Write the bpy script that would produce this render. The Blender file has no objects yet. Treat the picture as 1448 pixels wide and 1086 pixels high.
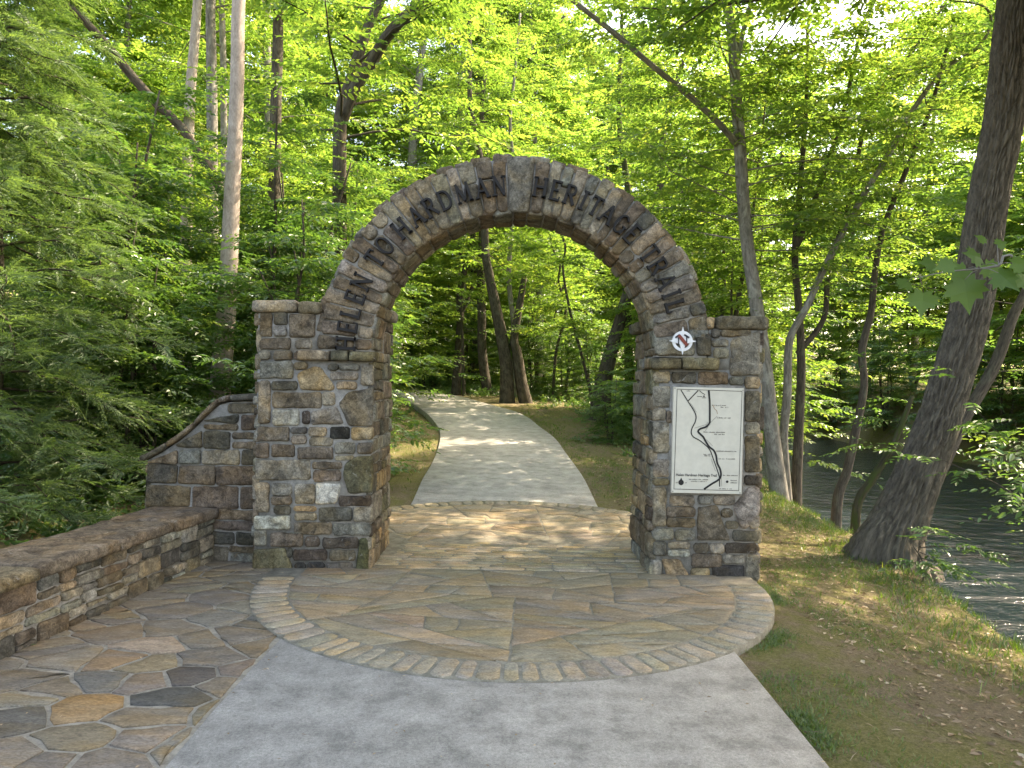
import bpy, math, random
import numpy as np
from mathutils import Vector, Matrix, noise

R = math.radians
random.seed(7)
scene = bpy.context.scene
COL = scene.collection

# ------------------------------------------------------------------ camera
F_PX, CX, CY = 1046.0, 724.0, 543.0          # photograph is 1448 x 1086
CAM = Vector((0, 0, 1.6))
ROT = (Matrix.Rotation(R(90 - 0.33), 3, 'X') @ Matrix.Rotation(R(1.1), 3, 'Z'))
cd = bpy.data.cameras.new('camera')
cd.sensor_width = 36.0
cd.lens = 36.0 * F_PX / 1448.0
cd.clip_end = 2000
cam = bpy.data.objects.new('camera', cd)
cam.matrix_world = Matrix.Translation(CAM) @ ROT.to_4x4()
COL.objects.link(cam)
scene.camera = cam


def ray(px, py):
    return ROT @ Vector(((px - CX) / F_PX, (CY - py) / F_PX, -1.0))


def at(px, py, Y):
    d = ray(px, py)
    return CAM + d * (Y / d.y)


# ------------------------------------------------------------------ terrain
def sst(a, b, x):
    t = min(1, max(0, (x - a) / (b - a)))
    return t * t * (3 - 2 * t)


def bank_x(y):
    return 4.05 + 0.10 * max(0, y - 6.5) + 0.25 * math.sin(y * 0.9) * 0.4 - 0.06 * max(0, 6.5 - y)


def far_bank_x(y):
    return 16.2 + 0.4 * math.sin(y * .35) - sst(38, 70, y) * 9


def path_slope(y):
    if y < 7.2:
        return 0.0
    return 0.05 * (min(y, 30) - 7.2) + 0.015 * max(0, y - 30)


def gz(x, y, fine=True):
    s = path_slope(y)
    bx = bank_x(y)
    if x > 1.5:
        s *= 1 - 0.75 * sst(1.5, bx, x)
    z = s - 0.03
    if x > 1.7:
        z -= 0.22 * sst(1.7, bx - .1, x)
    z -= 1.75 * sst(bx - 0.25, bx + 1.5, x)
    fb = far_bank_x(y)
    z += (3.1 + 0.03 * max(0, x - fb)) * sst(fb - 1.3, fb + 1.6, x)
    if x < -3.3:
        z += 0.07 * (-3.3 - x) + 0.10 * max(0, -8 - x)
    if x < -1.6 and y > 8.5:
        z -= 0.10 * sst(-1.4, -2.2, x) * sst(8.5, 10, y)
    if fine:
        a = 0.05 * sst(1.6, 2.6, abs(x))
        z += a * noise.noise(Vector((x * .8, y * .8, 0))) + a * .5 * noise.noise(Vector((x * 2.6, y * 2.6, 3)))
    return z


# ------------------------------------------------------------------ materials
def newmat(name):
    m = bpy.data.materials.new(name)
    m.use_nodes = True
    nt = m.node_tree
    for n in list(nt.nodes):
        nt.nodes.remove(n)
    out = nt.nodes.new('ShaderNodeOutputMaterial')
    return m, nt, out


class NB:
    def __init__(s, nt):
        s.nt = nt

    def n(s, t, **kw):
        nd = s.nt.nodes.new(t)
        for k, v in kw.items():
            if k in ('operation', 'blend_type', 'data_type', 'attribute_name', 'feature', 'distance', 'noise_dimensions', 'clamp', 'uv_map', 'invert'):
                setattr(nd, k, v)
            else:
                nd.inputs[k].default_value = v
        return nd

    def l(s, a, b):
        s.nt.links.new(a, b)

    def noise(s, vec, scale, detail=4, rough=.55, dist=0.0):
        nd = s.n('ShaderNodeTexNoise', Scale=scale, Detail=detail, Roughness=rough, Distortion=dist)
        if vec is not None:
            s.l(vec, nd.inputs['Vector'])
        return nd.outputs['Fac']

    def ramp(s, fac, stops):
        nd = s.nt.nodes.new('ShaderNodeValToRGB')
        cr = nd.color_ramp
        while len(cr.elements) < len(stops):
            cr.elements.new(0.5)
        for e, (p, c) in zip(cr.elements, stops):
            e.position = p
            e.color = (c[0], c[1], c[2], 1) if not isinstance(c, (int, float)) else (c, c, c, 1)
        s.l(fac, nd.inputs[0])
        return nd.outputs['Color']

    def mix(s, fac, a, b, bt='MIX'):
        nd = s.nt.nodes.new('ShaderNodeMix')
        nd.data_type = 'RGBA'
        nd.blend_type = bt
        for i, v in ((0, fac), (6, a), (7, b)):
            if isinstance(v, (int, float)):
                nd.inputs[i].default_value = v
            elif isinstance(v, tuple):
                nd.inputs[i].default_value = (v[0], v[1], v[2], 1)
            else:
                s.l(v, nd.inputs[i])
        return nd.outputs[2]

    def coords(s, kind='Object', scale=(1, 1, 1)):
        tc = s.nt.nodes.new('ShaderNodeTexCoord')
        mp = s.nt.nodes.new('ShaderNodeMapping')
        mp.inputs['Scale'].default_value = scale
        s.l(tc.outputs[kind], mp.inputs['Vector'])
        return mp.outputs['Vector']

    def attr(s, name):
        return s.n('ShaderNodeAttribute', attribute_name=name)

    def principled(s, out, color, rough=.8, spec=.3, bump=None, bstr=.5, bdist=.01):
        p = s.nt.nodes.new('ShaderNodeBsdfPrincipled')
        if isinstance(color, tuple):
            p.inputs['Base Color'].default_value = (*color[:3], 1)
        else:
            s.l(color, p.inputs['Base Color'])
        if isinstance(rough, (int, float)):
            p.inputs['Roughness'].default_value = rough
        else:
            s.l(rough, p.inputs['Roughness'])
        p.inputs['Specular IOR Level'].default_value = spec
        if bump is not None:
            b = s.nt.nodes.new('ShaderNodeBump')
            b.inputs['Strength'].default_value = bstr
            b.inputs['Distance'].default_value = bdist
            s.l(bump, b.inputs['Height'])
            s.l(b.outputs['Normal'], p.inputs['Normal'])
        s.l(p.outputs[0], out.inputs['Surface'])
        return p


def stone_material(name, streak=(1, 1, 1), lichen=(0.36, 0.36, 0.33), lich_amt=.60, dark_amt=.395, bump=1.0, scale=1.0, con=1.0):
    m, nt, out = newmat(name)
    b = NB(nt)
    v = b.coords('Object', tuple(scale * s for s in streak))
    col = b.attr('Col').outputs['Color']
    n1 = b.noise(v, 7, 8, .65, .8)
    n2 = b.noise(v, 22, 8, .7, 1.2)
    n3 = b.noise(v, 95, 5, .7)
    n4 = b.noise(v, 3.3, 6, .6, .5)
    f1 = b.ramp(n1, [(.30, .38), (.48, .95), (.68, 1.65)])
    c = b.mix(con, col, f1, 'MULTIPLY')
    c = b.mix(con, col, c)
    f2 = b.ramp(n2, [(.32, .40), (.50, 1.0), (.70, 1.55)])
    c2 = b.mix(1.0, c, f2, 'MULTIPLY')
    c = b.mix(.85 * con, c, c2)
    warm = b.ramp(n4, [(.46, 0.), (.60, 1.)])
    wn = b.mix(1.0, c, (1.12, .99, .80), 'MULTIPLY')
    c = b.mix(warm, c, wn)
    rust = b.ramp(b.noise(v, 5.5, 8, .66, 1.3), [(.60, 0.), (.70, .55 * con)])
    c = b.mix(rust, c, (.20, .135, .070))
    lf = b.ramp(b.noise(v, 13, 9, .72, .6), [(lich_amt, 0.), (lich_amt + .10, .8)])
    c = b.mix(lf, c, lichen)
    df = b.ramp(b.noise(v, 9.5, 9, .7, .9), [(dark_amt - .10, .8), (dark_amt + .03, 0.)])
    c = b.mix(df, c, (.028, .026, .024))
    f3 = b.ramp(n3, [(.32, .50), (.5, .95), (.66, 1.35)])
    c = b.mix(.8, c, f3, 'MULTIPLY')
    vo = b.n('ShaderNodeTexVoronoi', feature='F1', Scale=17.0)
    vd = b.nt.nodes.new('ShaderNodeVectorMath')
    vd.operation = 'ADD'
    nz = b.n('ShaderNodeTexNoise', Scale=11.0, Detail=4)
    b.l(v, nz.inputs['Vector'])
    vs_ = b.nt.nodes.new('ShaderNodeVectorMath')
    vs_.operation = 'SCALE'
    vs_.inputs['Scale'].default_value = .11
    b.l(nz.outputs['Color'], vs_.inputs[0])
    b.l(v, vd.inputs[0])
    b.l(vs_.outputs[0], vd.inputs[1])
    b.l(vd.outputs[0], vo.inputs['Vector'])
    n2 = b.mix(.45, n2, vo.outputs['Distance'])
    h = b.mix(.45, n2, n3)
    b.principled(out, c, .90, .18, h, bump, .034)
    return m


def mortar_material(name, color=(.275, .268, .245)):
    m, nt, out = newmat(name)
    b = NB(nt)
    v = b.coords()
    n = b.noise(v, 14, 8, .7)
    n2 = b.noise(v, 120, 4, .7)
    c = b.mix(1.0, color, b.ramp(n, [(.3, .55), (.7, 1.35)]), 'MULTIPLY')
    c = b.mix(.8, c, b.ramp(n2, [(.3, .75), (.7, 1.2)]), 'MULTIPLY')
    b.principled(out, c, .95, .15, b.mix(.6, n, n2), .7, .01)
    return m


def plain(name, color, rough=.6, spec=.3, var=.15, scale=30):
    m, nt, out = newmat(name)
    b = NB(nt)
    n = b.noise(b.coords(), scale, 6, .65)
    c = b.mix(1.0, color, b.ramp(n, [(.3, 1 - var), (.7, 1 + var)]), 'MULTIPLY')
    b.principled(out, c, rough, spec, n, .15, .003)
    return m


def leaf_material(name, dark, light, yellow, trans=.45, tmul=1.0, gloss=.05, grough=.38):
    m, nt, out = newmat(name)
    b = NB(nt)
    t = b.attr('tint').outputs['Fac']
    c = b.ramp(t, [(0., dark), (.55, light), (1., yellow)])
    d = b.n('ShaderNodeBsdfDiffuse')
    b.l(c, d.inputs['Color'])
    tr = b.n('ShaderNodeBsdfTranslucent')
    tc = b.mix(1.0, c, (2.0 * tmul, 1.95 * tmul, 1.0 * tmul), 'MULTIPLY')
    b.l(tc, tr.inputs['Color'])
    mx = b.n('ShaderNodeMixShader', Fac=trans)
    b.l(d.outputs[0], mx.inputs[1])
    b.l(tr.outputs[0], mx.inputs[2])
    g = b.n('ShaderNodeBsdfGlossy', Roughness=grough)
    g.inputs['Color'].default_value = (.9, .95, .9, 1)
    m2 = b.n('ShaderNodeMixShader', Fac=gloss)
    b.l(mx.outputs[0], m2.inputs[1])
    b.l(g.outputs[0], m2.inputs[2])
    b.l(m2.outputs[0], out.inputs['Surface'])
    return m


def bark_material(name, c0, c1, patch, patch_amt=.6, vs=3.0, us=18.0, bump=.8, bdist=.02):
    m, nt, out = newmat(name)
    b = NB(nt)
    v = b.coords('UV', (us, vs, 1))
    v2 = b.coords('UV', (5, 3.5, 1))
    n1 = b.noise(v, 1.0, 8, .65, .6)
    n2 = b.noise(v, 4.0, 6, .7)
    n3 = b.noise(v2, 1.0, 7, .65, .4)
    c = b.ramp(n1, [(.32, c0), (.66, c1)])
    c = b.mix(.7, c, b.ramp(n2, [(.3, .65), (.7, 1.25)]), 'MULTIPLY')
    c = b.mix(b.ramp(n3, [(patch_amt - .06, 0.), (patch_amt + .06, .8)]), c, patch)
    b.principled(out, c, .92, .15, b.mix(.35, n1, n2), bump, bdist)
    return m


M = {}
M['stone'] = stone_material('rubble_stone')
M['stone_wall'] = stone_material('seat_wall_stone', lichen=(.30, .30, .28), lich_amt=.66)
M['cap'] = stone_material('cap_stone', lich_amt=.60, dark_amt=.36)
M['flag'] = stone_material('flagstone', con=.55, streak=(.55, 1.5, 1), lichen=(.34, .32, .26), lich_amt=.68, dark_amt=.30, bump=.55)
M['brick'] = stone_material('paving_brick', con=.55, streak=(.8, 1.2, 1), lichen=(.34, .33, .27), lich_amt=.70, dark_amt=.26, bump=.4)
M['mortar'] = mortar_material('mortar')
M['mortar_pave'] = mortar_material('paving_mortar', (.215, .20, .155))
M['mortar_terrace'] = mortar_material('terrace_mortar', (.25, .24, .205))
M['iron'] = plain('black_iron', (.011, .011, .012), .65, .3)
M['sign_white'] = plain('sign_panel', (.56, .54, .46), .5, .35, .09, 9)
M['sign_black'] = plain('sign_ink', (.02, .02, .02), .6, .3)
M['sign_grey'] = plain('sign_small_ink', (.17, .16, .14), .6, .3)
M['sign_brown'] = plain('sign_brown_ink', (.30, .17, .09), .6, .3)
M['sign_edge'] = plain('sign_frame', (.50, .50, .46), .5, .4, .08)
M['badge_white'] = plain('badge_white', (.70, .72, .74), .45, .4, .06)
M['badge_red'] = plain('badge_red', (.20, .035, .02), .5, .4, .1)
M['badge_dark'] = plain('badge_navy', (.02, .018, .03), .5, .4, .1)
M['oak_bark'] = bark_material('oak_bark', (.062, .055, .044), (.175, .152, .118), (.125, .12, .085), .66, 7, 52, 1.0, .03)
M['grey_bark'] = bark_material('grey_bark', (.10, .095, .08), (.27, .25, .215), (.34, .34, .29), .58, 5, 14, .5, .01)
M['dark_bark'] = bark_material('dark_bark', (.034, .029, .023), (.115, .098, .076), (.12, .12, .085), .60, 5, 18, .9, .015)
M['pale_bark'] = bark_material('pale_bark', (.24, .20, .165), (.44, .38, .325), (.20, .17, .14), .66, 6, 10, .4, .008)
M['mossy_bark'] = bark_material('mossy_bark', (.035, .033, .02), (.09, .08, .05), (.055, .08, .02), .52, 4, 14, .6, .012)
M['leaf_bright'] = leaf_material('leaf_bright', (.052, .112, .026), (.094, .166, .040), (.185, .235, .062), .52, 1.35, .05)
M['leaf_mid'] = leaf_material('leaf_mid', (.035, .088, .024), (.064, .138, .035), (.13, .185, .048), .47, 1.2, .07)
M['leaf_deep'] = leaf_material('leaf_deep', (.020, .058, .012), (.036, .094, .018), (.07, .14, .02), .40, 1.0, .07)
M['maple_leaf'] = leaf_material('maple_leaf', (.045, .095, .020), (.075, .14, .030), (.11, .18, .035), .50, 1.0, .025, .5)
M['needle'] = leaf_material('needle_leaf', (.055, .105, .042), (.085, .150, .055), (.13, .20, .06), .42, 1.15, .05, .5)
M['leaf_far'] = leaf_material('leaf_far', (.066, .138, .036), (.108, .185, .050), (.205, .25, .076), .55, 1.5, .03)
M['grass_blade'] = leaf_material('grass_blade', (.040, .085, .012), (.075, .135, .018), (.16, .19, .04), .40, 1.1, .05)
M['litter'] = leaf_material('dead_leaf', (.11, .072, .044), (.26, .185, .115), (.50, .41, .29), .15, .6, .03, .6)


def ground_material():
    m, nt, out = newmat('woodland_soil')
    b = NB(nt)
    v = b.coords()
    big = b.noise(v, .9, 6, .6, .4)
    mid = b.noise(v, 6, 8, .7, .5)
    fin = b.noise(v, 48, 8, .75, .8)
    vf = b.noise(v, 150, 4, .7)
    dirt = b.ramp(fin, [(.28, (.075, .060, .040)), (.44, (.165, .130, .086)), (.58, (.245, .195, .13)), (.70, (.36, .30, .21))])
    moss = b.ramp(fin, [(.28, (.066, .070, .024)), (.48, (.150, .152, .046)), (.70, (.235, .225, .09))])
    f = b.mix(.55, big, mid)
    fac = b.ramp(f, [(.445, 0.06), (.56, .82)])
    c = b.mix(fac, dirt, moss)
    c = b.mix(.8, c, b.ramp(vf, [(.3, .6), (.65, 1.25)]), 'MULTIPLY')
    b.principled(out, c, .97, .1, b.mix(.5, fin, vf), 1.0, .03)
    return m


def concrete_material(name, base, warm):
    m, nt, out = newmat(name)
    b = NB(nt)
    v = b.coords()
    v2 = b.coords('Object', (1, 3.0, 1))
    n1 = b.noise(v2, .9, 6, .6, .3)
    n2 = b.noise(v, 5, 8, .65)
    n3 = b.noise(v, 75, 6, .8)
    n4 = b.noise(v, 210, 3, .8)
    c = b.mix(b.ramp(n1, [(.38, 0.), (.62, 1.)]), base, warm)
    c = b.mix(1.0, c, b.ramp(n2, [(.30, .62), (.5, 1.0), (.7, 1.26)]), 'MULTIPLY')
    c = b.mix(1.0, c, b.ramp(n3, [(.32, .66), (.5, 1.0), (.68, 1.30)]), 'MULTIPLY')
    c = b.mix(1.0, c, b.ramp(n4, [(.3, .72), (.7, 1.24)]), 'MULTIPLY')
    sp = b.ramp(b.noise(v, 30, 3, .8), [(.70, 0.), (.76, .6)])
    c = b.mix(sp, c, (.10, .095, .085))
    b.principled(out, c, .9, .25, b.mix(.5, n3, n4), .5, .006)
    return m


def water_material():
    m, nt, out = newmat('river_water')
    b = NB(nt)
    v = b.coords('Object', (1.0, 1.9, 1))
    n1 = b.noise(v, 1.7, 5, .6, .8)
    n2 = b.noise(v, 7.5, 4, .6, .5)
    h = b.mix(.18, n1, n2)
    p = b.principled(out, (.010, .018, .022), .06, .5, h, .50, .18)
    p.inputs['IOR'].default_value = 1.33
    return m


M['ground'] = ground_material()
M['concrete'] = concrete_material('concrete', (.245, .238, .215), (.295, .286, .26))
M['concrete_path'] = concrete_material('path_concrete', (.31, .30, .275), (.36, .35, .32))
M['water'] = water_material()


# ------------------------------------------------------------------ object helpers
def tag(o, label=None, cat=None, group=None, kind=None):
    if label:
        o['label'] = label
    if cat:
        o['category'] = cat
    if group:
        o['group'] = group
    if kind:
        o['kind'] = kind
    return o


def thing(name, label, cat, loc=(0, 0, 0), group=None):
    o = bpy.data.objects.new(name, None)
    o.empty_display_size = .2
    COL.objects.link(o)
    o.location = loc
    return tag(o, label, cat, group)


class Buf:
    """Collects faces for ONE mesh; per-face colour, per-loop uv."""

    def __init__(s):
        s.v, s.f, s.c, s.uv, s.mi = [], [], [], [], []

    def add(s, verts, faces, color=(.2, .2, .2), uvs=None, mi=0):
        o = len(s.v)
        s.v.extend([tuple(p) for p in verts])
        for i, f in enumerate(faces):
            s.f.append(tuple(o + k for k in f))
            s.c.append(color)
            s.mi.append(mi)
            s.uv.append(uvs[i] if uvs else None)

    def box(s, x0, x1, y0, y1, z0, z1, color=(.2, .2, .2), mi=0):
        v = [(x0, y0, z0), (x1, y0, z0), (x1, y1, z0), (x0, y1, z0), (x0, y0, z1), (x1, y0, z1), (x1, y1, z1), (x0, y1, z1)]
        s.add(v, [(0, 3, 2, 1), (4, 5, 6, 7), (0, 1, 5, 4), (1, 2, 6, 5), (2, 3, 7, 6), (3, 0, 4, 7)], color, None, mi)

    def build(s, name, mats, parent=None, smooth=True):
        me = bpy.data.meshes.new(name)
        off = Vector(parent_loc(parent)) if parent else Vector()
        me.from_pydata([(p[0] - off.x, p[1] - off.y, p[2] - off.z) for p in s.v], [], s.f)
        a = me.attributes.new('Col', 'FLOAT_COLOR', 'FACE')
        a.data.foreach_set('color', np.array([(c[0], c[1], c[2], 1) for c in s.c], dtype=np.float32).ravel())
        if any(u is not None for u in s.uv):
            ul = me.uv_layers.new(name='UVMap')
            arr = []
            for u, f in zip(s.uv, s.f):
                arr.extend(u if u is not None else [(0, 0)] * len(f))
            ul.data.foreach_set('uv', np.array(arr, dtype=np.float32).ravel())
        me.polygons.foreach_set('use_smooth', [smooth] * len(s.f))
        me.polygons.foreach_set('material_index', s.mi)
        for m in (mats if isinstance(mats, (list, tuple)) else [mats]):
            me.materials.append(m)
        me.update()
        o = bpy.data.objects.new(name, me)
        COL.objects.link(o)
        if parent:
            o.parent = parent
        return o


def parent_loc(p):
    l = Vector((0, 0, 0))
    while p is not None:
        l += p.location
        p = p.parent
    return l


def copy_tree(o, parent=None):
    c = o.copy()
    COL.objects.link(c)
    c.parent = parent
    for ch in list(o.children):
        copy_tree(ch, c)
    return c


def catmull(pts, rad, n):
    P = [Vector(p) for p in pts]
    P = [P[0] * 2 - P[1]] + P + [P[-1] * 2 - P[-2]]
    rr = [rad[0]] + list(rad) + [rad[-1]]
    out, ro = [], []
    segs = len(P) - 3
    for i in range(segs):
        k = max(2, int(round(n / segs)))
        for j in range(k + (1 if i == segs - 1 else 0)):
            t = j / k
            a, b, c, d = P[i:i + 4]
            q = .5 * ((2 * b) + (c - a) * t + (2 * a - 5 * b + 4 * c - d) * t * t + (3 * b - a - 3 * c + d) * t ** 3)
            out.append(q)
            ro.append(rr[i + 1] + (rr[i + 2] - rr[i + 1]) * t)
    return out, ro


def tube(buf, pts, rad, sides=8, n=None, color=(.2, .2, .2), disp=None, mi=0):
    if n:
        pts, rad = catmull(pts, rad, n)
    else:
        pts = [Vector(p) for p in pts]
    up = Vector((1, 0, 0))
    rings, s, slen = [], 0.0, []
    for i, p in enumerate(pts):
        t = (pts[min(i + 1, len(pts) - 1)] - pts[max(i - 1, 0)])
        t = t.normalized() if t.length > 1e-9 else Vector((0, 0, 1))
        a = (up - t * up.dot(t))
        a = a.normalized() if a.length > 1e-6 else t.orthogonal().normalized()
        b = t.cross(a)
        up = a
        if i:
            s += (p - pts[i - 1]).length
        slen.append(s)
        ring = []
        for k in range(sides):
            an = 2 * math.pi * k / sides
            r = rad[i]
            if disp:
                r += disp(an, s, rad[i])
            ring.append(p + (a * math.cos(an) + b * math.sin(an)) * r)
        rings.append(ring)
    V = [q for r in rings for q in r]
    Fc, U = [], []
    for i in range(len(rings) - 1):
        for k in range(sides):
            k2 = (k + 1) % sides
            Fc.append((i * sides + k, i * sides + k2, (i + 1) * sides + k2, (i + 1) * sides + k))
            c0, c1 = k / sides, (k + 1) / sides
            U.append([(c0, slen[i]), (c1, slen[i]), (c1, slen[i + 1]), (c0, slen[i + 1])])
    V.append(pts[-1])
    e = len(V) - 1
    for k in range(sides):
        Fc.append(((len(rings) - 1) * sides + k, (len(rings) - 1) * sides + (k + 1) % sides, e))
        U.append([(0, s), (0, s), (0, s)])
    buf.add(V, Fc, color, U, mi)


# ------------------------------------------------------------------ stones
PAL = {
    'brown': (.150, .112, .082), 'red': (.122, .090, .068), 'dred': (.078, .058, .046), 'tan': (.245, .190, .130),
    'otan': (.285, .190, .095), 'grey': (.170, .164, .146), 'dgrey': (.085, .080, .070), 'black': (.038, .036, .035),
    'lgrey': (.29, .28, .245), 'white': (.46, .45, .41), 'pink': (.215, .178, .142), 'olive': (.120, .108, .062), 'gtan': (.205, .178, .140),
    'moss': (.075, .080, .030), 'dtan': (.135, .105, .072),
}
KEYS = list(PAL)


TONE = (1.20, 1.215, 1.12)


def jcol(c, rng, a=.14, ds=.32):
    k = 1 + rng.uniform(-a, a)
    y = .3 * c[0] + .6 * c[1] + .1 * c[2]
    c = tuple((v * (1 - ds) + y * ds) * t for v, t in zip(c, TONE if ds > .2 else (1, 1, 1)))
    return (c[0] * k * (1 + rng.uniform(-.05, .05)), c[1] * k, c[2] * k * (1 + rng.uniform(-.06, .06)))


def round_poly(poly, rng, jit=.006, seg=.05, it=2):
    n = len(poly)
    out = []
    for i in range(n):
        a, b = poly[i], poly[(i + 1) % n]
        L = math.hypot(b[0] - a[0], b[1] - a[1])
        k = max(1, min(8, int(L / seg)))
        for j in range(k):
            t = j / k
            j_ = jit * (0.5 if j == 0 else 1)
            out.append((a[0] + (b[0] - a[0]) * t + rng.uniform(-j_, j_), a[1] + (b[1] - a[1]) * t + rng.uniform(-j_, j_)))
    for _ in range(it):
        q = []
        for i in range(len(out)):
            a, b = out[i], out[(i + 1) % len(out)]
            q.append((a[0] * .75 + b[0] * .25, a[1] * .75 + b[1] * .25))
            q.append((a[0] * .25 + b[0] * .75, a[1] * .25 + b[1] * .75))
        out = q
    return out


def stone(buf, poly, mp, h, rng, color, back=.03, rough=1.0, jit=.006, seg=.05, it=1):
    """One stone: outline POLY (u,v) on a face, MP(u,v,h) maps to the world."""
    P = round_poly(poly, rng, jit, seg, it)
    cx = sum(p[0] for p in P) / len(P)
    cy = sum(p[1] for p in P) / len(P)
    n = len(P)
    sd = rng.uniform(0, 100)
    size = math.sqrt(max(1e-6, abs(sum(P[i][0] * P[(i + 1) % n][1] - P[(i + 1) % n][0] * P[i][1] for i in range(n)) / 2)))
    tx, ty = rng.uniform(-.12, .12), rng.uniform(-.16, .10)
    rnd = max(.004, min(.016, size * .09))
    rings = [(0, -back), (0, h * .30), (.35 * rnd, h * .72), (1.0 * rnd, h * .98), (None, .72), (None, .38)]
    V = []
    for sc, hh in rings:
        for (x, y) in P:
            dx, dy = x - cx, y - cy
            L = math.hypot(dx, dy) + 1e-6
            if sc is None:
                q = 1 - (1 - hh) * 1.0
                u, v = cx + dx * q * .9, cy + dy * q * .9
                H = h
            else:
                q = max(.3, 1 - sc / L)
                u, v = cx + dx * q, cy + dy * q
                H = hh
            if H > 0:
                nn = noise.noise(Vector((u * 7, v * 7, sd))) * .7 + noise.noise(Vector((u * 19, v * 19, sd + 5))) * .55
                H = H * (1 + rough * .45 * nn) + (tx * (u - cx) + ty * (v - cy)) * rough * .35
            V.append(mp(u, v, H))
    nn = noise.noise(Vector((cx * 7, cy * 7, sd)))
    V.append(mp(cx, cy, h * (1.0 + .4 * rough * nn)))
    Fc = []
    for r in range(len(rings) - 1):
        for i in range(n):
            j = (i + 1) % n
            Fc.append((r * n + i, r * n + j, (r + 1) * n + j, (r + 1) * n + i))
    o = (len(rings) - 1) * n
    for i in range(n):
        Fc.append((o + i, o + (i + 1) % n, len(V) - 1))
    buf.add(V, Fc, color)


def rubble(u0, u1, v0, v1, rng, hmin=.07, hmax=.2, gap=.012, aspect=(1.0, 2.6)):
    out = []
    v = v0
    while v < v1 - .02:
        h = rng.uniform(hmin, hmax)
        if v1 - (v + h) < hmin * .8:
            h = v1 - v
        u = u0
        while u < u1 - .02:
            w = h * rng.uniform(*aspect)
            w = max(.06, min(w, .45))
            if u1 - (u + w) < .07:
                w = u1 - u
            g = gap * .5
            j = lambda: rng.uniform(-.008, .008)
            if h > hmin * 1.7 and rng.random() < .45:
                k = rng.uniform(.35, .65)
                cuts = [(v, v + h * k), (v + h * k, v + h)]
            else:
                cuts = [(v, v + h)]
            for a, b in cuts:
                out.append([(u + g + j(), a + g + j()), (u + w - g + j(), a + g + j()), (u + w - g + j(), b - g + j()), (u + g + j(), b - g + j())])
            u += w
        v += h
    return out


WARM = ['brown', 'brown', 'red', 'tan', 'grey', 'dgrey', 'gtan', 'dtan', 'pink', 'olive', 'dred', 'gtan', 'grey', 'otan']


def rnd_col(rng, keys=WARM):
    return jcol(PAL[rng.choice(keys)], rng)


# ------------------------------------------------------------------ the archway
YF, YM, YB = 6.10, 6.62, 7.00            # front face, back of the arch ring, back of the pillars
XL0, XL1 = -2.10, -1.155
XR0, XR1 = 1.18, 2.055
ACX, ACZ, AR, ar = 0.01, 1.81, 1.615, 1.168
rngA = random.Random(11)

archway = thing('stone_archway', 'rustic fieldstone archway with black letters curving over the concrete path', 'archway', (0, 6.1, 0))


def front(u, v, h):
    return (u, YF - h, v)


def px_face(px, py, Y=YF):
    p = at(px, py, Y)
    return (p.x, p.z)


C1 = lambda x, y: px_face(340 + x * .22099, 400 + y * .22099)
C2 = lambda x, y: px_face(340 + x * .19339, 620 + y * .19339)
C5 = lambda x, y: px_face(880 + x * .19332, 430 + y * .19332)
C6 = lambda x, y: px_face(880 + x * .19344, 630 + y * .19344)


def rect(x0, y0, x1, y1):
    return [(x0, y1), (x1, y1), (x1, y0), (x0, y0)]


LEFT1 = [
    (rect(126, 190, 206, 344), 'dtan'), (rect(212, 190, 306, 268), 'dgrey'), (rect(212, 276, 300, 342), 'grey'), (rect(312, 198, 480, 348), 'brown'),
    (rect(122, 352, 325, 428), 'red'), (rect(350, 357, 462, 424), 'gtan'), (rect(122, 434, 192, 492), 'pink'), (rect(212, 435, 336, 496), 'dtan'),
    (rect(342, 436, 418, 496), 'brown'), (rect(122, 500, 338, 612), 'grey'), (rect(342, 508, 432, 552), 'tan'),
    ([(385, 682), (360, 585), (470, 530), (522, 542), (607, 672), (582, 688)], 'otan'),
    (rect(560, 518, 630, 560), 'dgrey'), (rect(634, 520, 765, 560), 'grey'), (rect(575, 568, 757, 622), 'pink'), (rect(612, 632, 748, 684), 'tan'),
    (rect(772, 522, 856, 656), 'gtan'), (rect(196, 628, 366, 686), 'dgrey'), (rect(116, 622, 192, 900), 'tan'), (rect(205, 698, 520, 802), 'brown'),
    (rect(526, 700, 608, 782), 'pink'), ([(690, 912), (658, 830), (624, 772), (680, 702), (852, 664), (852, 916)], 'dtan'),
    (rect(208, 808, 378, 912), 'lgrey'), (rect(394, 818, 446, 906), 'dred'), ([(458, 908), (452, 822), (615, 788), (662, 902)], 'pink'),
    (rect(106, 922, 316, 1014), 'brown'), (rect(324, 920, 430, 966), 'dgrey'), (rect(437, 920, 556, 980), 'tan'), (rect(572, 922, 700, 1000), 'black'),
    (rect(710, 922, 852, 1004), 'otan'), (rect(322, 972, 426, 1032), 'tan'), (rect(440, 986, 592, 1042), 'gtan'),
]
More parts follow.
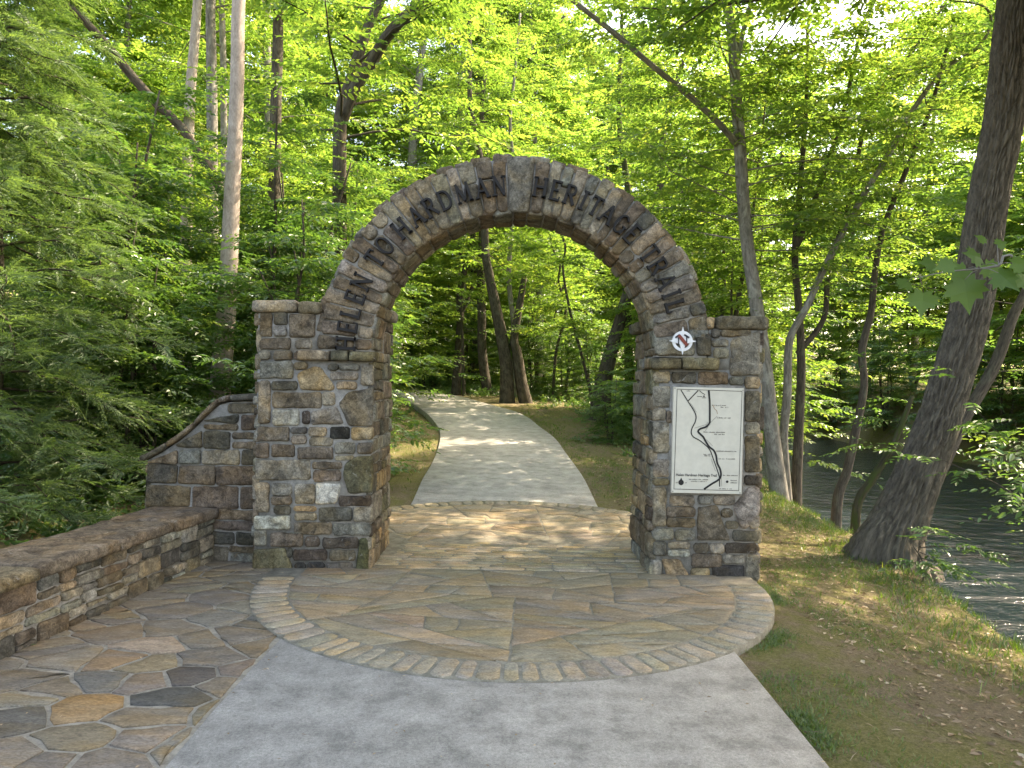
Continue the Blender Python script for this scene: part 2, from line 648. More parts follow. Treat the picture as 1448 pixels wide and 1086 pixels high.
LEFT2 = [
    (rect(112, 32, 212, 142), 'brown'), (rect(226, 44, 397, 137), 'red'), (rect(415, 62, 682, 152), 'brown'), (rect(690, 28, 842, 114), 'gtan'),
    (rect(853, 28, 972, 114), 'red'), (rect(694, 124, 832, 160), 'tan'), (rect(112, 158, 516, 302), 'gtan'), (rect(524, 168, 746, 224), 'dtan'),
    (rect(532, 232, 737, 314), 'brown'), ([(790, 398), (750, 255), (765, 180), (840, 130), (968, 125), (968, 398)], 'olive'),
    (rect(108, 322, 212, 543), 'tan'), (rect(228, 328, 378, 414), 'grey'), (rect(226, 420, 378, 482), 'brown'), (rect(246, 490, 372, 557), 'dgrey'),
    (rect(396, 328, 545, 478), 'gtan'), ([(548, 482), (550, 326), (738, 330), (725, 400), (700, 478)], 'white'), (rect(718, 414, 968, 494), 'dred'),
    (rect(393, 494, 558, 532), 'otan'), (rect(398, 540, 560, 600), 'gtan'), (rect(573, 502, 816, 604), 'dgrey'), (rect(828, 502, 968, 608), 'gtan'),
    (rect(102, 562, 367, 662), 'lgrey'), (rect(390, 610, 668, 704), 'brown'), (rect(678, 622, 968, 708), 'grey'), (rect(100, 668, 192, 788), 'gtan'),
    (rect(216, 688, 457, 790), 'dtan'), (rect(470, 718, 582, 792), 'red'), (rect(598, 722, 866, 804), 'dred'), (rect(372, 682, 456, 690), 'grey'),
    ([(90, 950), (98, 812), (330, 798), (392, 968)], 'olive'), (rect(338, 800, 382, 872), 'dgrey'), (rect(384, 808, 637, 892), 'dred'),
    (rect(653, 812, 842, 890), 'dtan'), ([(846, 1010), (870, 728), (935, 728), (940, 1015)], 'moss'), (rect(398, 906, 480, 972), 'black'),
    (rect(486, 902, 618, 982), 'black'), (rect(626, 906, 826, 988), 'dgrey'),
]
RIGHT5 = [
    (rect(400, 186, 480, 254), 'brown'), (rect(484, 186, 628, 254), 'grey'), (rect(556, 270, 642, 376), 'red'), (rect(648, 180, 714, 250), 'dgrey'),
    (rect(718, 190, 940, 238), 'brown'), (rect(650, 256, 776, 312), 'grey'), (rect(662, 320, 777, 398), 'gtan'),
    ([(788, 522), (792, 262), (860, 232), (1006, 192), (1006, 522)], 'gtan'),
    (rect(226, 490, 350, 578), 'tan'), (rect(356, 494, 540, 580), 'dgrey'), (rect(552, 496, 774, 588), 'brown'), (rect(780, 530, 888, 596), 'grey'),
    (rect(892, 532, 1006, 618), 'otan'), (rect(222, 598, 360, 754), 'pink'), (rect(222, 762, 315, 852), 'tan'), (rect(321, 778, 358, 872), 'brown'),
    (rect(222, 858, 352, 1086), 'gtan'), (rect(898, 632, 1004, 858), 'dtan'), (rect(898, 864, 1004, 952), 'gtan'), (rect(896, 960, 1004, 1230), 'dtan'),
]
RIGHT6 = [
    (rect(224, 98, 346, 232), 'gtan'), (rect(220, 240, 342, 292), 'olive'), (rect(220, 300, 320, 588), 'gtan'), (rect(888, 216, 1000, 288), 'dred'),
    (rect(342, 362, 527, 442), 'pink'), (rect(549, 362, 652, 428), 'grey'), (rect(664, 362, 822, 432), 'pink'),
    ([(866, 604), (808, 452), (925, 298), (1000, 300), (1000, 500), (905, 604)], 'pink'), (rect(317, 448, 532, 522), 'brown'),
    (rect(317, 528, 532, 597), 'brown'), ([(545, 690), (550, 448), (690, 436), (788, 694)], 'red'), (rect(718, 458, 806, 526), 'brown'),
    (rect(752, 548, 848, 606), 'dtan'), (rect(918, 520, 1000, 608), 'tan'), (rect(222, 604, 376, 688), 'grey'), (rect(382, 610, 532, 692), 'grey'),
    (rect(803, 618, 998, 698), 'dgrey'), (rect(224, 698, 320, 804), 'dgrey'), (rect(334, 698, 494, 754), 'gtan'), (rect(328, 760, 490, 810), 'lgrey'),
    (rect(518, 708, 630, 782), 'dtan'), (rect(636, 712, 742, 786), 'tan'), (rect(748, 712, 985, 788), 'dred'), (rect(503, 788, 722, 887), 'red'),
    (rect(728, 794, 892, 864), 'gtan'), ([(325, 975), (285, 824), (420, 828), (488, 952), (470, 975)], 'otan'), (rect(222, 830, 284, 978), 'pink'),
    (rect(496, 894, 637, 975), 'otan'), (rect(652, 874, 892, 972), 'black'), ([(900, 990), (904, 796), (998, 800), (998, 990)], 'gtan'),
]


def pillar(x0, x1, stones, inner, capz0, capz1, ledgez, ledge_x, seed):
    """One pillar: mortar core, traced front stones, random rubble on the other faces, ledge course and cap slabs as children."""
    rng = random.Random(seed)
    b = Buf()
    core = Buf()
    core.box(x0, x1, YF, YB, -.05, ledgez, PAL['grey'])
    # above the ledge the outer part runs full depth, behind the arch ring it rises to the cap
    ex = ACX + (-1 if inner > 0 else 1) * (ar + .02)
    if inner > 0:   # left pillar, inner side is +x
        core.box(x0, -1.62 + .03, YF, YM, ledgez, capz0, PAL['grey'])
        core.box(x0, x1, YM, YB, ledgez, capz0, PAL['grey'])
    else:
        core.box(1.62 - .02, x1, YF, YM, ledgez, capz0, PAL['grey'])
        core.box(x0, x1, YM, YB, ledgez, capz0, PAL['grey'])
    for poly, key in stones:
        poly = [(min(max(u, x0 - .018), x1 + .018), max(v, -.02)) for u, v in poly]
        stone(b, poly, front, rng.uniform(.018, .034), rng, jcol(PAL[key], rng, .1))
    sides = [
        (lambda u, v, h: (x1 + h, u, v), YF - .012, YB + .012, -.02, (ledgez if inner > 0 else capz0)),
        (lambda u, v, h: (x0 - h, -u, v), -YB - .012, -YF + .012, -.02, (capz0 if inner > 0 else ledgez)),
        (lambda u, v, h: (-u, YB + h, v), -x1, -x0, -.02, capz0),
    ]
    for mp, u0, u1, v0, v1 in sides:
        for poly in rubble(u0, u1, v0, v1, rng, .09, .24):
            stone(b, poly, mp, rng.uniform(.015, .035), rng, rnd_col(rng))
    # inner cheek behind the ring, above the ledge
    mp = sides[0][0] if inner > 0 else sides[1][0]
    uu = (YM + .01, YB + .012) if inner > 0 else (-YB - .012, -YM - .01)
    for poly in rubble(uu[0], uu[1], ledgez + .08, capz0, rng, .09, .2):
        stone(b, poly, mp, rng.uniform(.012, .028), rng, rnd_col(rng))
    po = core.build('pillar', M['mortar'], archway)
    st = b.build('stonework', M['stone'], po)
    # ledge course
    lb = Buf()
    lx0, lx1 = ledge_x
    z0, z1 = ledgez, 1.809
    u = lx0
    while u < lx1 - .03:
        w = rng.uniform(.14, .27)
        if lx1 - u - w < .1:
            w = lx1 - u
        slab(lb, u + .004, u + w - .004, YF - .066 - rng.uniform(0, .014), YF + .10, z0, z1 + rng.uniform(-.006, .006), rng, rnd_col(rng, ['gtan', 'tan', 'grey', 'dtan', 'olive', 'lgrey']), .012)
        u += w
    # the ledge turns the inner corner
    xx = x1 if inner > 0 else x0
    y = YF + .105
    while y < YM:
        w = rng.uniform(.17, .26)
        a, c = (xx - .08, xx + .045) if inner > 0 else (xx - .045, xx + .08)
        slab(lb, a, c, y, min(y + w, YM + .05), z0, z1, rng, rnd_col(rng, ['gtan', 'tan', 'grey', 'olive']), .012)
        y += w + .006
    lb.build('ledge', M['stone'], po)
    return po, rng


def slab(buf, x0, x1, y0, y1, z0, z1, rng, color, r=.015, nx=None, amp=.010):
    """Rough rounded stone slab: subdivided box whose edges are rounded and faces uneven."""
    lx, ly, lz = x1 - x0, y1 - y0, z1 - z0
    sx, sy, sz = max(2, min(26, int(lx / .035))), max(2, min(14, int(ly / .04))), max(3, min(6, int(lz / .025)))
    sd = rng.uniform(0, 99)
    idx, V, Fc = {}, [], []

    def vert(i, j, k):
        if (i, j, k) in idx:
            return idx[(i, j, k)]
        p = Vector((x0 + lx * i / sx, y0 + ly * j / sy, z0 + lz * k / sz))
        q = Vector((min(max(p.x, x0 + r), x1 - r), min(max(p.y, y0 + r), y1 - r), min(max(p.z, z0 + r), z1 - r)))
        d = p - q
        if d.length > 1e-6:
            p = q + d.normalized() * r
        n1 = noise.noise_vector(p * 6 + Vector((sd, 0, 0))) * amp + noise.noise_vector(p * 21 + Vector((sd, 0, 0))) * amp * .5
        p = p + Vector((n1.x, n1.y, n1.z * .7))
        idx[(i, j, k)] = len(V)
        V.append(p)
        return idx[(i, j, k)]
    for i in range(sx):
        for j in range(sy):
            Fc.append((vert(i, j, 0), vert(i, j + 1, 0), vert(i + 1, j + 1, 0), vert(i + 1, j, 0)))
            Fc.append((vert(i, j, sz), vert(i + 1, j, sz), vert(i + 1, j + 1, sz), vert(i, j + 1, sz)))
    for i in range(sx):
        for k in range(sz):
            Fc.append((vert(i, 0, k), vert(i + 1, 0, k), vert(i + 1, 0, k + 1), vert(i, 0, k + 1)))
            Fc.append((vert(i, sy, k), vert(i, sy, k + 1), vert(i + 1, sy, k + 1), vert(i + 1, sy, k)))
    for j in range(sy):
        for k in range(sz):
            Fc.append((vert(0, j, k), vert(0, j, k + 1), vert(0, j + 1, k + 1), vert(0, j + 1, k)))
            Fc.append((vert(sx, j, k), vert(sx, j + 1, k), vert(sx, j + 1, k + 1), vert(sx, j, k + 1)))
    buf.add(V, Fc, color)


LS = [([C1(*p) for p in poly], k) for poly, k in LEFT1] + [([C2(*p) for p in poly], k) for poly, k in LEFT2]
RS = [([C5(*p) for p in poly], k) for poly, k in RIGHT5] + [([C6(*p) for p in poly], k) for poly, k in RIGHT6]
pl_l, rg = pillar(XL0, XL1, LS, 1, 2.115, 2.22, 1.728, (-1.76, XL1 + .045), 21)
pl_r, rg2 = pillar(XR0, XR1, RS, -1, 2.045, 2.155, 1.712, (XR0 - .045, 1.70), 22)

cb = Buf()
slab(cb, -2.145, -1.90 + .12, YF - .05, YM - .003, 2.115, 2.222, rg, jcol(PAL['gtan'], rg), .03, amp=.013)
slab(cb, -1.772, -1.575, YF - .045, YM - .003, 2.112, 2.216, rg, jcol(PAL['dtan'], rg), .03, amp=.013)
slab(cb, -2.14, -1.62, YM + .003, YB + .04, 2.112, 2.220, rg, jcol(PAL['gtan'], rg), .03, amp=.013)
slab(cb, -1.612, -1.085, YM + .003, YB + .04, 2.112, 2.216, rg, jcol(PAL['grey'], rg), .03, amp=.013)
cb.build('capstone', M['cap'], pl_l)
cb = Buf()
slab(cb, 1.585, 1.66, YF - .03, YM - .003, 2.045, 2.15, rg2, jcol(PAL['otan'], rg2), .02, amp=.010)
slab(cb, 1.667, 2.10, YF - .05, YM - .003, 2.048, 2.158, rg2, jcol(PAL['dtan'], rg2), .03, amp=.013)
slab(cb, 1.62, 2.10, YM + .003, YB + .04, 2.048, 2.155, rg2, jcol(PAL['dtan'], rg2), .03, amp=.013)
slab(cb, 1.10, 1.612, YM + .003, YB + .04, 2.045, 2.150, rg2, jcol(PAL['dgrey'], rg2), .03, amp=.013)
cb.build('capstone', M['cap'], pl_r)

# arch ring -----------------------------------------------------------------
def pol(th, r):
    return (ACX + math.sin(th) * r, ACZ + math.cos(th) * r)


ring = Buf()
NR = 64
r0, r1 = ar + .012, AR - .012
V, Fc = [], []
for i in range(NR + 1):
    th = -math.pi / 2 + math.pi * i / NR
    for r in (r0, r1):
        x, z = pol(th, r)
        V += [(x, YF, z), (x, YM, z)]
for i in range(NR):
    a, c = i * 4, (i + 1) * 4
    Fc += [(a, c, c + 2, a + 2), (a + 1, a + 3, c + 3, c + 1), (a, a + 1, c + 1, c), (a + 2, c + 2, c + 3, a + 3)]
ring.add(V, Fc, PAL['grey'])
arch_o = ring.build('arch', M['mortar'], archway)
vb = Buf()
ANG0 = R(-89.6)
angs = []
a = ANG0
KEY0, KEY1 = R(-3.3), R(5.4)
while a < KEY0 - R(1.5):
    w = R(rngA.uniform(3.7, 5.3))
    if KEY0 - a - w < R(2.6):
        w = KEY0 - a
    angs.append((a, a + w))
    a += w
a = KEY1
while a < R(89.6) - R(1.5):
    w = R(rngA.uniform(3.6, 5.2))
    if R(89.6) - a - w < R(2.6):
        w = R(89.6) - a
    angs.append((a, a + w))
    a += w
ARCHC = ['brown', 'brown', 'gtan', 'pink', 'dtan', 'gtan', 'brown', 'grey', 'tan']


def ringpoly(a0, a1, q0, q1, g=.006, N=1):
    ga = g / ((q0 + q1) / 2)
    return [pol(a0 + g / q0, q0 + g), pol(a0 + g / q1, q1 - g), pol(a1 - g / q1, q1 - g), pol(a1 - g / q0, q0 + g)]


for a0, a1 in angs:
    ro = AR + rngA.uniform(-.018, .022)
    ri = ar + rngA.uniform(-.006, .008)
    u = rngA.random()
    if u < .38:
        k = ri + (ro - ri) * rngA.choice([rngA.uniform(.28, .42), rngA.uniform(.55, .72)])
        parts = [(ri, k), (k, ro)]
    else:
        parts = [(ri, ro)]
    mid = (a0 + a1) / 2
    for q0, q1 in parts:
        keys = ARCHC
        if mid > R(12) and q0 > ar + .15 and len(parts) == 2:
            keys = ['dgrey', 'dgrey', 'dtan', 'grey']
        stone(vb, ringpoly(a0, a1, q0, q1), front, rngA.uniform(.014, .036), rngA, rnd_col(rngA, keys), jit=.005, seg=.06)
        # back face
    stone(vb, [(-x, z) for x, z in ringpoly(a0, a1, ri, ro)], lambda u, v, h: (-u, YM + h, v), .018, rngA, rnd_col(rngA, ARCHC), rough=.7)
# soffit and extrados stones
for rad, sgn in ((ar + .012, -1), (AR - .012, 1)):
    a = R(-89.5)
    while a < R(89.5) - R(1):
        w = R(rngA.uniform(4.5, 9) if sgn < 0 else rngA.uniform(4, 7))
        if R(89.5) - a - w < R(2.5):
            w = R(89.5) - a
        cuts = [YF - .012, rngA.uniform(YF + .16, YF + .36), YM + .012] if rngA.random() < .8 else [YF - .012, YM + .012]
        for y0, y1 in zip(cuts, cuts[1:]):
            hh = rngA.uniform(.012, .026) if sgn < 0 else rngA.uniform(.012, .045)

            def mp(u, v, h, rad=rad, sgn=sgn):
                x, z = pol(u / rad, rad + sgn * h)
                return (x, v, z)
            P = [(a * rad + .006, y0 + .005), ((a + w) * rad - .006, y0 + .005), ((a + w) * rad - .006, y1 - .005), (a * rad + .006, y1 - .005)]
            if sgn < 0:
                P = P[::-1]
            stone(vb, P, mp, hh, rngA, rnd_col(rngA, ['brown', 'dtan', 'gtan', 'brown', 'grey']))
        a += w
vb.build('voussoirs', M['stone'], arch_o)
kb = Buf()
stone(kb, ringpoly(KEY0, KEY1, ar - .004, AR + .022), front, .026, rngA, (.165, .158, .135), rough=.6, jit=.004, seg=.06)
ko = kb.build('keystone', M['stone'], arch_o)
ko['label'] = 'large plain dark keystone at the top of the arch'


# letters -------------------------------------------------------------------
def quad(a, b, w):
    dx, dy = b[0] - a[0], b[1] - a[1]
    L = math.hypot(dx, dy)
    nx, ny = -dy / L * w / 2, dx / L * w / 2
    return [(a[0] + nx, a[1] + ny), (a[0] - nx, a[1] - ny), (b[0] - nx, b[1] - ny), (b[0] + nx, b[1] + ny)]


TK, TN, SF = .17, .10, .075


def ser(x, y, w=.30):
    return [(x - w / 2, y - SF / 2), (x + w / 2, y - SF / 2), (x + w / 2, y + SF / 2), (x - w / 2, y + SF / 2)]


def arc(cx, cy, rx, ry, a0, a1, w, n=12):
    out = []
    for i in range(n):
        t0, t1 = R(a0 + (a1 - a0) * i / n), R(a0 + (a1 - a0) * (i + 1) / n)
        o0 = (cx + math.cos(t0) * rx, cy + math.sin(t0) * ry)
        o1 = (cx + math.cos(t1) * rx, cy + math.sin(t1) * ry)
        i1 = (cx + math.cos(t1) * (rx - w), cy + math.sin(t1) * (ry - w * .6))
        i0 = (cx + math.cos(t0) * (rx - w), cy + math.sin(t0) * (ry - w * .6))
        out.append([o0, o1, i1, i0])
    return out


def glyph(ch):
    e = SF / 2
    if ch == 'H':
        return [quad((-.3, 0), (-.3, 1), TK), quad((.3, 0), (.3, 1), TK), quad((-.3, .5), (.3, .5), TN), ser(-.3, e), ser(-.3, 1 - e), ser(.3, e), ser(.3, 1 - e)]
    if ch == 'E':
        return [quad((-.22, 0), (-.22, 1), TK), quad((-.34, e), (.3, e), TN), quad((-.34, 1 - e), (.28, 1 - e), TN), quad((-.22, .52), (.16, .52), TN), quad((.27, .0), (.30, .22), .07), quad((.25, .8), (.27, 1), .07)]
    if ch == 'L':
        return [quad((-.2, 0), (-.2, 1), TK), ser(-.2, 1 - e), quad((-.34, e), (.3, e), TN), quad((.28, 0), (.31, .25), .07)]
    if ch == 'N':
        return [quad((-.3, 0), (-.3, 1), TN), quad((.3, 0), (.3, 1), TN), quad((-.3, .98), (.3, .02), TK), ser(-.3, e), ser(-.34, 1 - e), ser(.3, 1 - e)]
    if ch == 'T':
        return [quad((0, 0), (0, 1), TK), quad((-.36, 1 - e), (.36, 1 - e), TN), ser(0, e), quad((-.35, .78), (-.33, 1), .07), quad((.35, .78), (.33, 1), .07)]
    if ch == 'O':
        return arc(0, .5, .40, .52, 0, 360, .14, 22)
    if ch == 'A':
        return [quad((-.34, 0), (0, 1), TN), quad((.34, 0), (0, 1), TK), quad((-.2, .34), (.2, .34), .08), ser(-.34, e, .26), ser(.34, e, .28)]
    if ch == 'R':
        return [quad((-.24, 0), (-.24, 1), TK), ser(-.24, e), ser(-.28, 1 - e, .22), quad((-.24, 1 - e), (.06, 1 - e), TN), quad((-.24, .5), (.06, .5), TN)] + arc(.04, .74, .28, .28, -90, 90, .15, 10) + [quad((.0, .5), (.34, .03), TK)]
    if ch == 'D':
        return [quad((-.26, 0), (-.26, 1), TK), quad((-.38, e), (.0, e), TN), quad((-.38, 1 - e), (.0, 1 - e), TN)] + arc(-.02, .5, .42, .5, -90, 90, .16, 14)
    if ch == 'M':
        return [quad((-.38, 0), (-.34, 1), TN), quad((.38, 0), (.34, 1), TK), quad((-.34, 1), (0, .1), TK), quad((.34, 1), (0, .1), TN), ser(-.38, e, .24), ser(.38, e, .28)]
    if ch == 'I':
        return [quad((0, 0), (0, 1), TK), ser(0, e, .34), ser(0, 1 - e, .34)]
    if ch == 'G':
        return arc(0, .5, .40, .52, 40, 340, .14, 20) + [quad((.30, .04), (.30, .45), TN + .02), ser(.28, .45, .3)]
    return []


LET = [('H', -86.4), ('E', -80.6), ('L', -75.6), ('E', -70.2), ('N', -64.6), ('T', -55.6), ('O', -50.0), ('H', -41.9), ('A', -35.4), ('R', -29.8), ('D', -24.1),
       ('M', -17.5), ('A', -11), ('N', -5), ('H', 9), ('E', 14.5), ('R', 19.6), ('I', 24.5), ('T', 28.9), ('A', 34), ('G', 39.6), ('E', 44.8),
       ('T', 53.5), ('R', 58.7), ('A', 64.4), ('I', 69.2), ('L', 73.4)]
for ch, deg in LET:
    lb = Buf()
    th = R(deg - 1.1)
    s = .160
    rb = 1.298
    c, sn = math.cos(th), math.sin(th)

    for qi, q in enumerate(glyph(ch)):
        pts = []
        for x, y in q:
            X, Rr = x * s * .82, rb + y * s
            pts.append((ACX + sn * Rr + c * X, ACZ + c * Rr - sn * X))
        yo = .0006 * (qi % 4)
        fr = [(x, YF - .068 - yo, z) for x, z in pts]
        bk = [(x, YF - .030, z) for x, z in pts]
        n = len(pts)
        lb.add(fr + bk, [tuple(range(n)), tuple(range(2 * n - 1, n - 1, -1))] + [(i, n + i, n + (i + 1) % n, (i + 1) % n) for i in range(n)], (.02, .02, .02))
    lb.build('letter', M['iron'], arch_o, smooth=False)


# ------------------------------------------------------------------ text helper (built-in font)
def text_mesh(body, size, bold=0.0, extrude=0.0):
    cu = bpy.data.curves.new('text_source', 'FONT')
    cu.body = body
    cu.size = size
    cu.offset = bold
    cu.extrude = extrude
    cu.resolution_u = 2
    ob = bpy.data.objects.new('text_source', cu)
    COL.objects.link(ob)
    dg = bpy.context.evaluated_depsgraph_get()
    me = bpy.data.meshes.new_from_object(ob.evaluated_get(dg))
    vs = [tuple(v.co) for v in me.vertices]
    fs = [tuple(p.vertices) for p in me.polygons]
    bpy.data.objects.remove(ob)
    bpy.data.curves.remove(cu)
    bpy.data.meshes.remove(me)
    return vs, fs


# ------------------------------------------------------------------ map sign
tl, tr = at(951.5, 547, YF - .05), at(1051, 549, YF - .05)
bl, br = at(949.8, 696.7, YF - .05), at(1048, 698, YF - .05)
SX0, SX1 = (tl.x + bl.x) / 2, (tr.x + br.x) / 2
SZ1, SZ0 = (tl.z + tr.z) / 2, (bl.z + br.z) / 2
SY = YF - .062
sign = thing('map_sign', 'white trail map panel with a bold black winding line on the right pillar', 'sign', ((SX0 + SX1) / 2, SY, SZ0))
b = Buf()
b.box(SX0 - .02, SX1 + .02, YF - .02, YF + .01, SZ0 - .02, SZ1 + .02, (.2, .2, .2))
b.build('mortar_bed', M['mortar'], sign)
b = Buf()
b.box(SX0, SX1, SY, YF - .022, SZ0, SZ1, (.6, .6, .6))
b.build('panel', M['sign_white'], sign, False)


def su(x, y):
    return (SX0 + (x - 130) / 1170 * (SX1 - SX0), SZ1 - (y - 150) / 1815 * (SZ1 - SZ0))


def sline(buf, pts, w, k=0):
    P = [su(*p) for p in pts]
    P3 = [Vector((p[0], 0, p[1])) for p in P]
    if len(P3) > 2:
        P3, _ = catmull(P3, [1] * len(P3), len(P3) * 6)
    V, Fc = [], []
    for i, p in enumerate(P3):
        t = (P3[min(i + 1, len(P3) - 1)] - P3[max(0, i - 1)]).normalized()
        n = Vector((-t.z, 0, t.x)) * w / 2
        y = SY - .0022 - .0004 * k
        V += [(p.x + n.x, y, p.z + n.z), (p.x - n.x, y, p.z - n.z)]
    for i in range(len(P3) - 1):
        Fc.append((2 * i, 2 * i + 1, 2 * i + 3, 2 * i + 2))
    buf.add(V, Fc, (.02, .02, .02))


b = Buf()
for q in ([(188, 186), (1272, 204)], [(1272, 204), (1250, 1908)], [(1250, 1908), (168, 1900)], [(168, 1900), (188, 186)]):
    sline(b, q, .0042, 0)
b.build('border_line', M['sign_black'], sign)
b = Buf()
sline(b, [(250, 200), (370, 390), (480, 560), (512, 650), (500, 740), (450, 850), (438, 930), (475, 1000), (600, 1072), (745, 1205), (820, 1385), (890, 1575), (922, 1690), (930, 1845)], .0085, 1)
sline(b, [(370, 392), (455, 295), (540, 202)], .0085, 2)
sline(b, [(560, 204), (600, 240), (655, 272)], .0055, 2)
b.build('road_line', M['sign_black'], sign)
b = Buf()
sline(b, [(715, 200), (735, 400), (740, 560), (742, 680), (738, 760), (680, 825), (590, 858), (552, 905), (600, 960), (640, 1000), (680, 1070), (740, 1160), (820, 1228), (860, 1315), (882, 1440), (935, 1555), (946, 1660), (908, 1728), (790, 1805), (670, 1893)], .0155, 3)
b.build('river_line', M['sign_black'], sign)
for q in ([(405, 410), (460, 490), (515, 575)], [(490, 850), (620, 805), (690, 780), (702, 740)], [(862, 640), (770, 735), (690, 860), (668, 900)], [(690, 1040), (740, 1090), (800, 1150)], [(780, 1370), (815, 1475), (855, 1580)], [(955, 1690), (962, 1790), (965, 1840)]):
    b = Buf()
    sline(b, q, .0028, 4)
    b.build('trail_line', M['sign_grey'], sign)
b = Buf()
sline(b, [(790, 440), (815, 510), (852, 542), (868, 600)], .004, 4)
b.build('spur_line', M['sign_brown'], sign)
# illegible small captions: runs of tiny marks, as the photograph shows them
rs = random.Random(3)
for (x, y, w, rows) in ((340, 215, 60, 1), (525, 305, 75, 1), (605, 328, 70, 1), (775, 455, 120, 1), (915, 452, 95, 1), (920, 484, 120, 1), (865, 666, 225, 1), (640, 915, 360, 1), (820, 950, 165, 1),
                        (860, 1238, 345, 1), (640, 1298, 120, 1), (665, 1322, 95, 1), (900, 1368, 280, 1), (980, 1650, 250, 1), (415, 1730, 320, 1), (450, 1762, 255, 1), (1110, 1735, 95, 1), (1110, 1775, 110, 1), (910, 1880, 220, 1), (195, 1790, 30, 1), (350, 1790, 25, 1), (270, 1880, 25, 1)):
    xx = x
    b = Buf()
    while xx < x + w:
        ww = rs.uniform(7, 15)
        hh = rs.choice([13, 15, 20])
        if rs.random() > .15:
            p0, p1 = su(xx, y + 8), su(xx + ww * .75, y + 8 - hh)
            yy = SY - .0022
            b.add([(p0[0], yy, p0[1]), (p1[0], yy, p0[1]), (p1[0], yy, p1[1]), (p0[0], yy, p1[1])], [(0, 1, 2, 3)])
        xx += ww
    b.build('caption', M['sign_grey'], sign)
b = Buf()
vs, fs = text_mesh('Helen Hardman Heritage Trail', .034, .0006)
wmax = max(v[0] for v in vs)
p0, p1 = su(195, 1676), su(880, 1676)
k = (p1[0] - p0[0]) / wmax
b.add([(p0[0] + v[0] * k, SY - .0022, p0[1] + v[1] * k * 1.15) for v in vs], fs)
b.build('title_text', M['sign_black'], sign, False)
for (x, y, r) in ((285, 1785, 46), (1055, 1757, 22), (638, 300, 14)):
    c = su(x, y)
    b = Buf()
    rr = r / 1170 * (SX1 - SX0)
    n = 20
    yy = SY - .0024
    b.add([(c[0] + rr * math.cos(2 * math.pi * i / n), yy, c[1] + rr * math.sin(2 * math.pi * i / n)) for i in range(n)], [tuple(range(n))])
    b.build('dot_mark', M['sign_black'], sign, False)
c = su(285, 1722)
b = Buf()
b.add([(c[0] - .015, SY - .0030, c[1] - .022), (c[0] + .015, SY - .0030, c[1] - .022), (c[0], SY - .0030, c[1] + .01)], [(0, 1, 2)])
b.build('arrow_mark', M['sign_black'], sign, False)
for (x, y) in ((150, 170), (1285, 185), (150, 1940), (1272, 1945)):
    c = su(x, y)
    b = Buf()
    b.add([(c[0] + .005 * math.cos(i * .785), SY - .003, c[1] + .005 * math.sin(i * .785)) for i in range(8)], [tuple(range(8))])
    b.build('screw', M['sign_grey'], sign, False)

# compass badge ---------------------------------------------------------------
bc = at(965, 482.4, YF - .05)
badge = thing('compass_badge', 'round white compass rose badge with a red letter N above the map', 'badge', tuple(bc))


def extr(buf, poly, y0, y1, color=(.7, .7, .7)):
    n = len(poly)
    V = [(x, y0, z) for x, z in poly] + [(x, y1, z) for x, z in poly]
    buf.add(V, [tuple(range(n)), tuple(range(2 * n - 1, n - 1, -1))] + [(i, n + i, n + (i + 1) % n, (i + 1) % n) for i in range(n)], color)


b = Buf()
RB = .083
n = 48
for i in range(n):
    t0, t1 = 2 * math.pi * i / n, 2 * math.pi * (i + 1) / n
    ri = .0 if (t0 < math.pi * .985) else .060
    q = [(bc.x + RB * math.cos(t0), bc.z + RB * math.sin(t0)), (bc.x + RB * math.cos(t1), bc.z + RB * math.sin(t1))]
    if ri > 0:
        q += [(bc.x + ri * math.cos(t1), bc.z + ri * math.sin(t1)), (bc.x + ri * math.cos(t0), bc.z + ri * math.sin(t0))]
    else:
        q += [(bc.x, bc.z)]
    extr(b, q, bc.y - .006, bc.y + .014)
b.build('ring', M['badge_white'], badge, False)
b = Buf()
st = []
for i, (L, w) in enumerate([(.112, 0), (.032, 1), (.120, 0), (.034, 1), (.112, 0), (.034, 1), (.115, 0), (.032, 1)]):
    an = math.pi * i / 4
    st.append((bc.x + L * math.cos(an), bc.z + L * math.sin(an)))
for i in range(8):
    extr(b, [st[i], st[(i + 1) % 8], (bc.x, bc.z)], bc.y - .013, bc.y - .0065)
b.build('star', M['badge_white'], badge, False)
for q in (quad((bc.x - .036, bc.z - .03), (bc.x - .034, bc.z + .04), .009), quad((bc.x + .031, bc.z - .045), (bc.x + .031, bc.z + .045), .009), quad((bc.x - .062, bc.z + .026), (bc.x - .026, bc.z + .052), .014), quad((bc.x + .010, bc.z + .052), (bc.x + .052, bc.z + .028), .014)):
    b = Buf()
    extr(b, q, bc.y - .0175, bc.y - .0135)
    b.build('letter_stem', M['badge_dark'], badge, False)
b = Buf()
extr(b, quad((bc.x - .034, bc.z + .046), (bc.x + .034, bc.z - .034), .026), bc.y - .021, bc.y - .014)
b.build('letter_stroke', M['badge_red'], badge, False)

# ------------------------------------------------------------------ wing wall
rngW = random.Random(5)
WY = 6.32
WX0, WX1 = -3.10, -2.13
WTOP = [(-3.13, .905), (-2.98, .99), (-2.82, 1.10), (-2.70, 1.205), (-2.60, 1.31), (-2.50, 1.405), (-2.40, 1.435), (-2.13, 1.445)]


def wtop(x):
    for (a, za), (c, zc) in zip(WTOP, WTOP[1:]):
        if x <= c:
            return za + (zc - za) * max(0, (x - a)) / (c - a)
    return WTOP[-1][1]


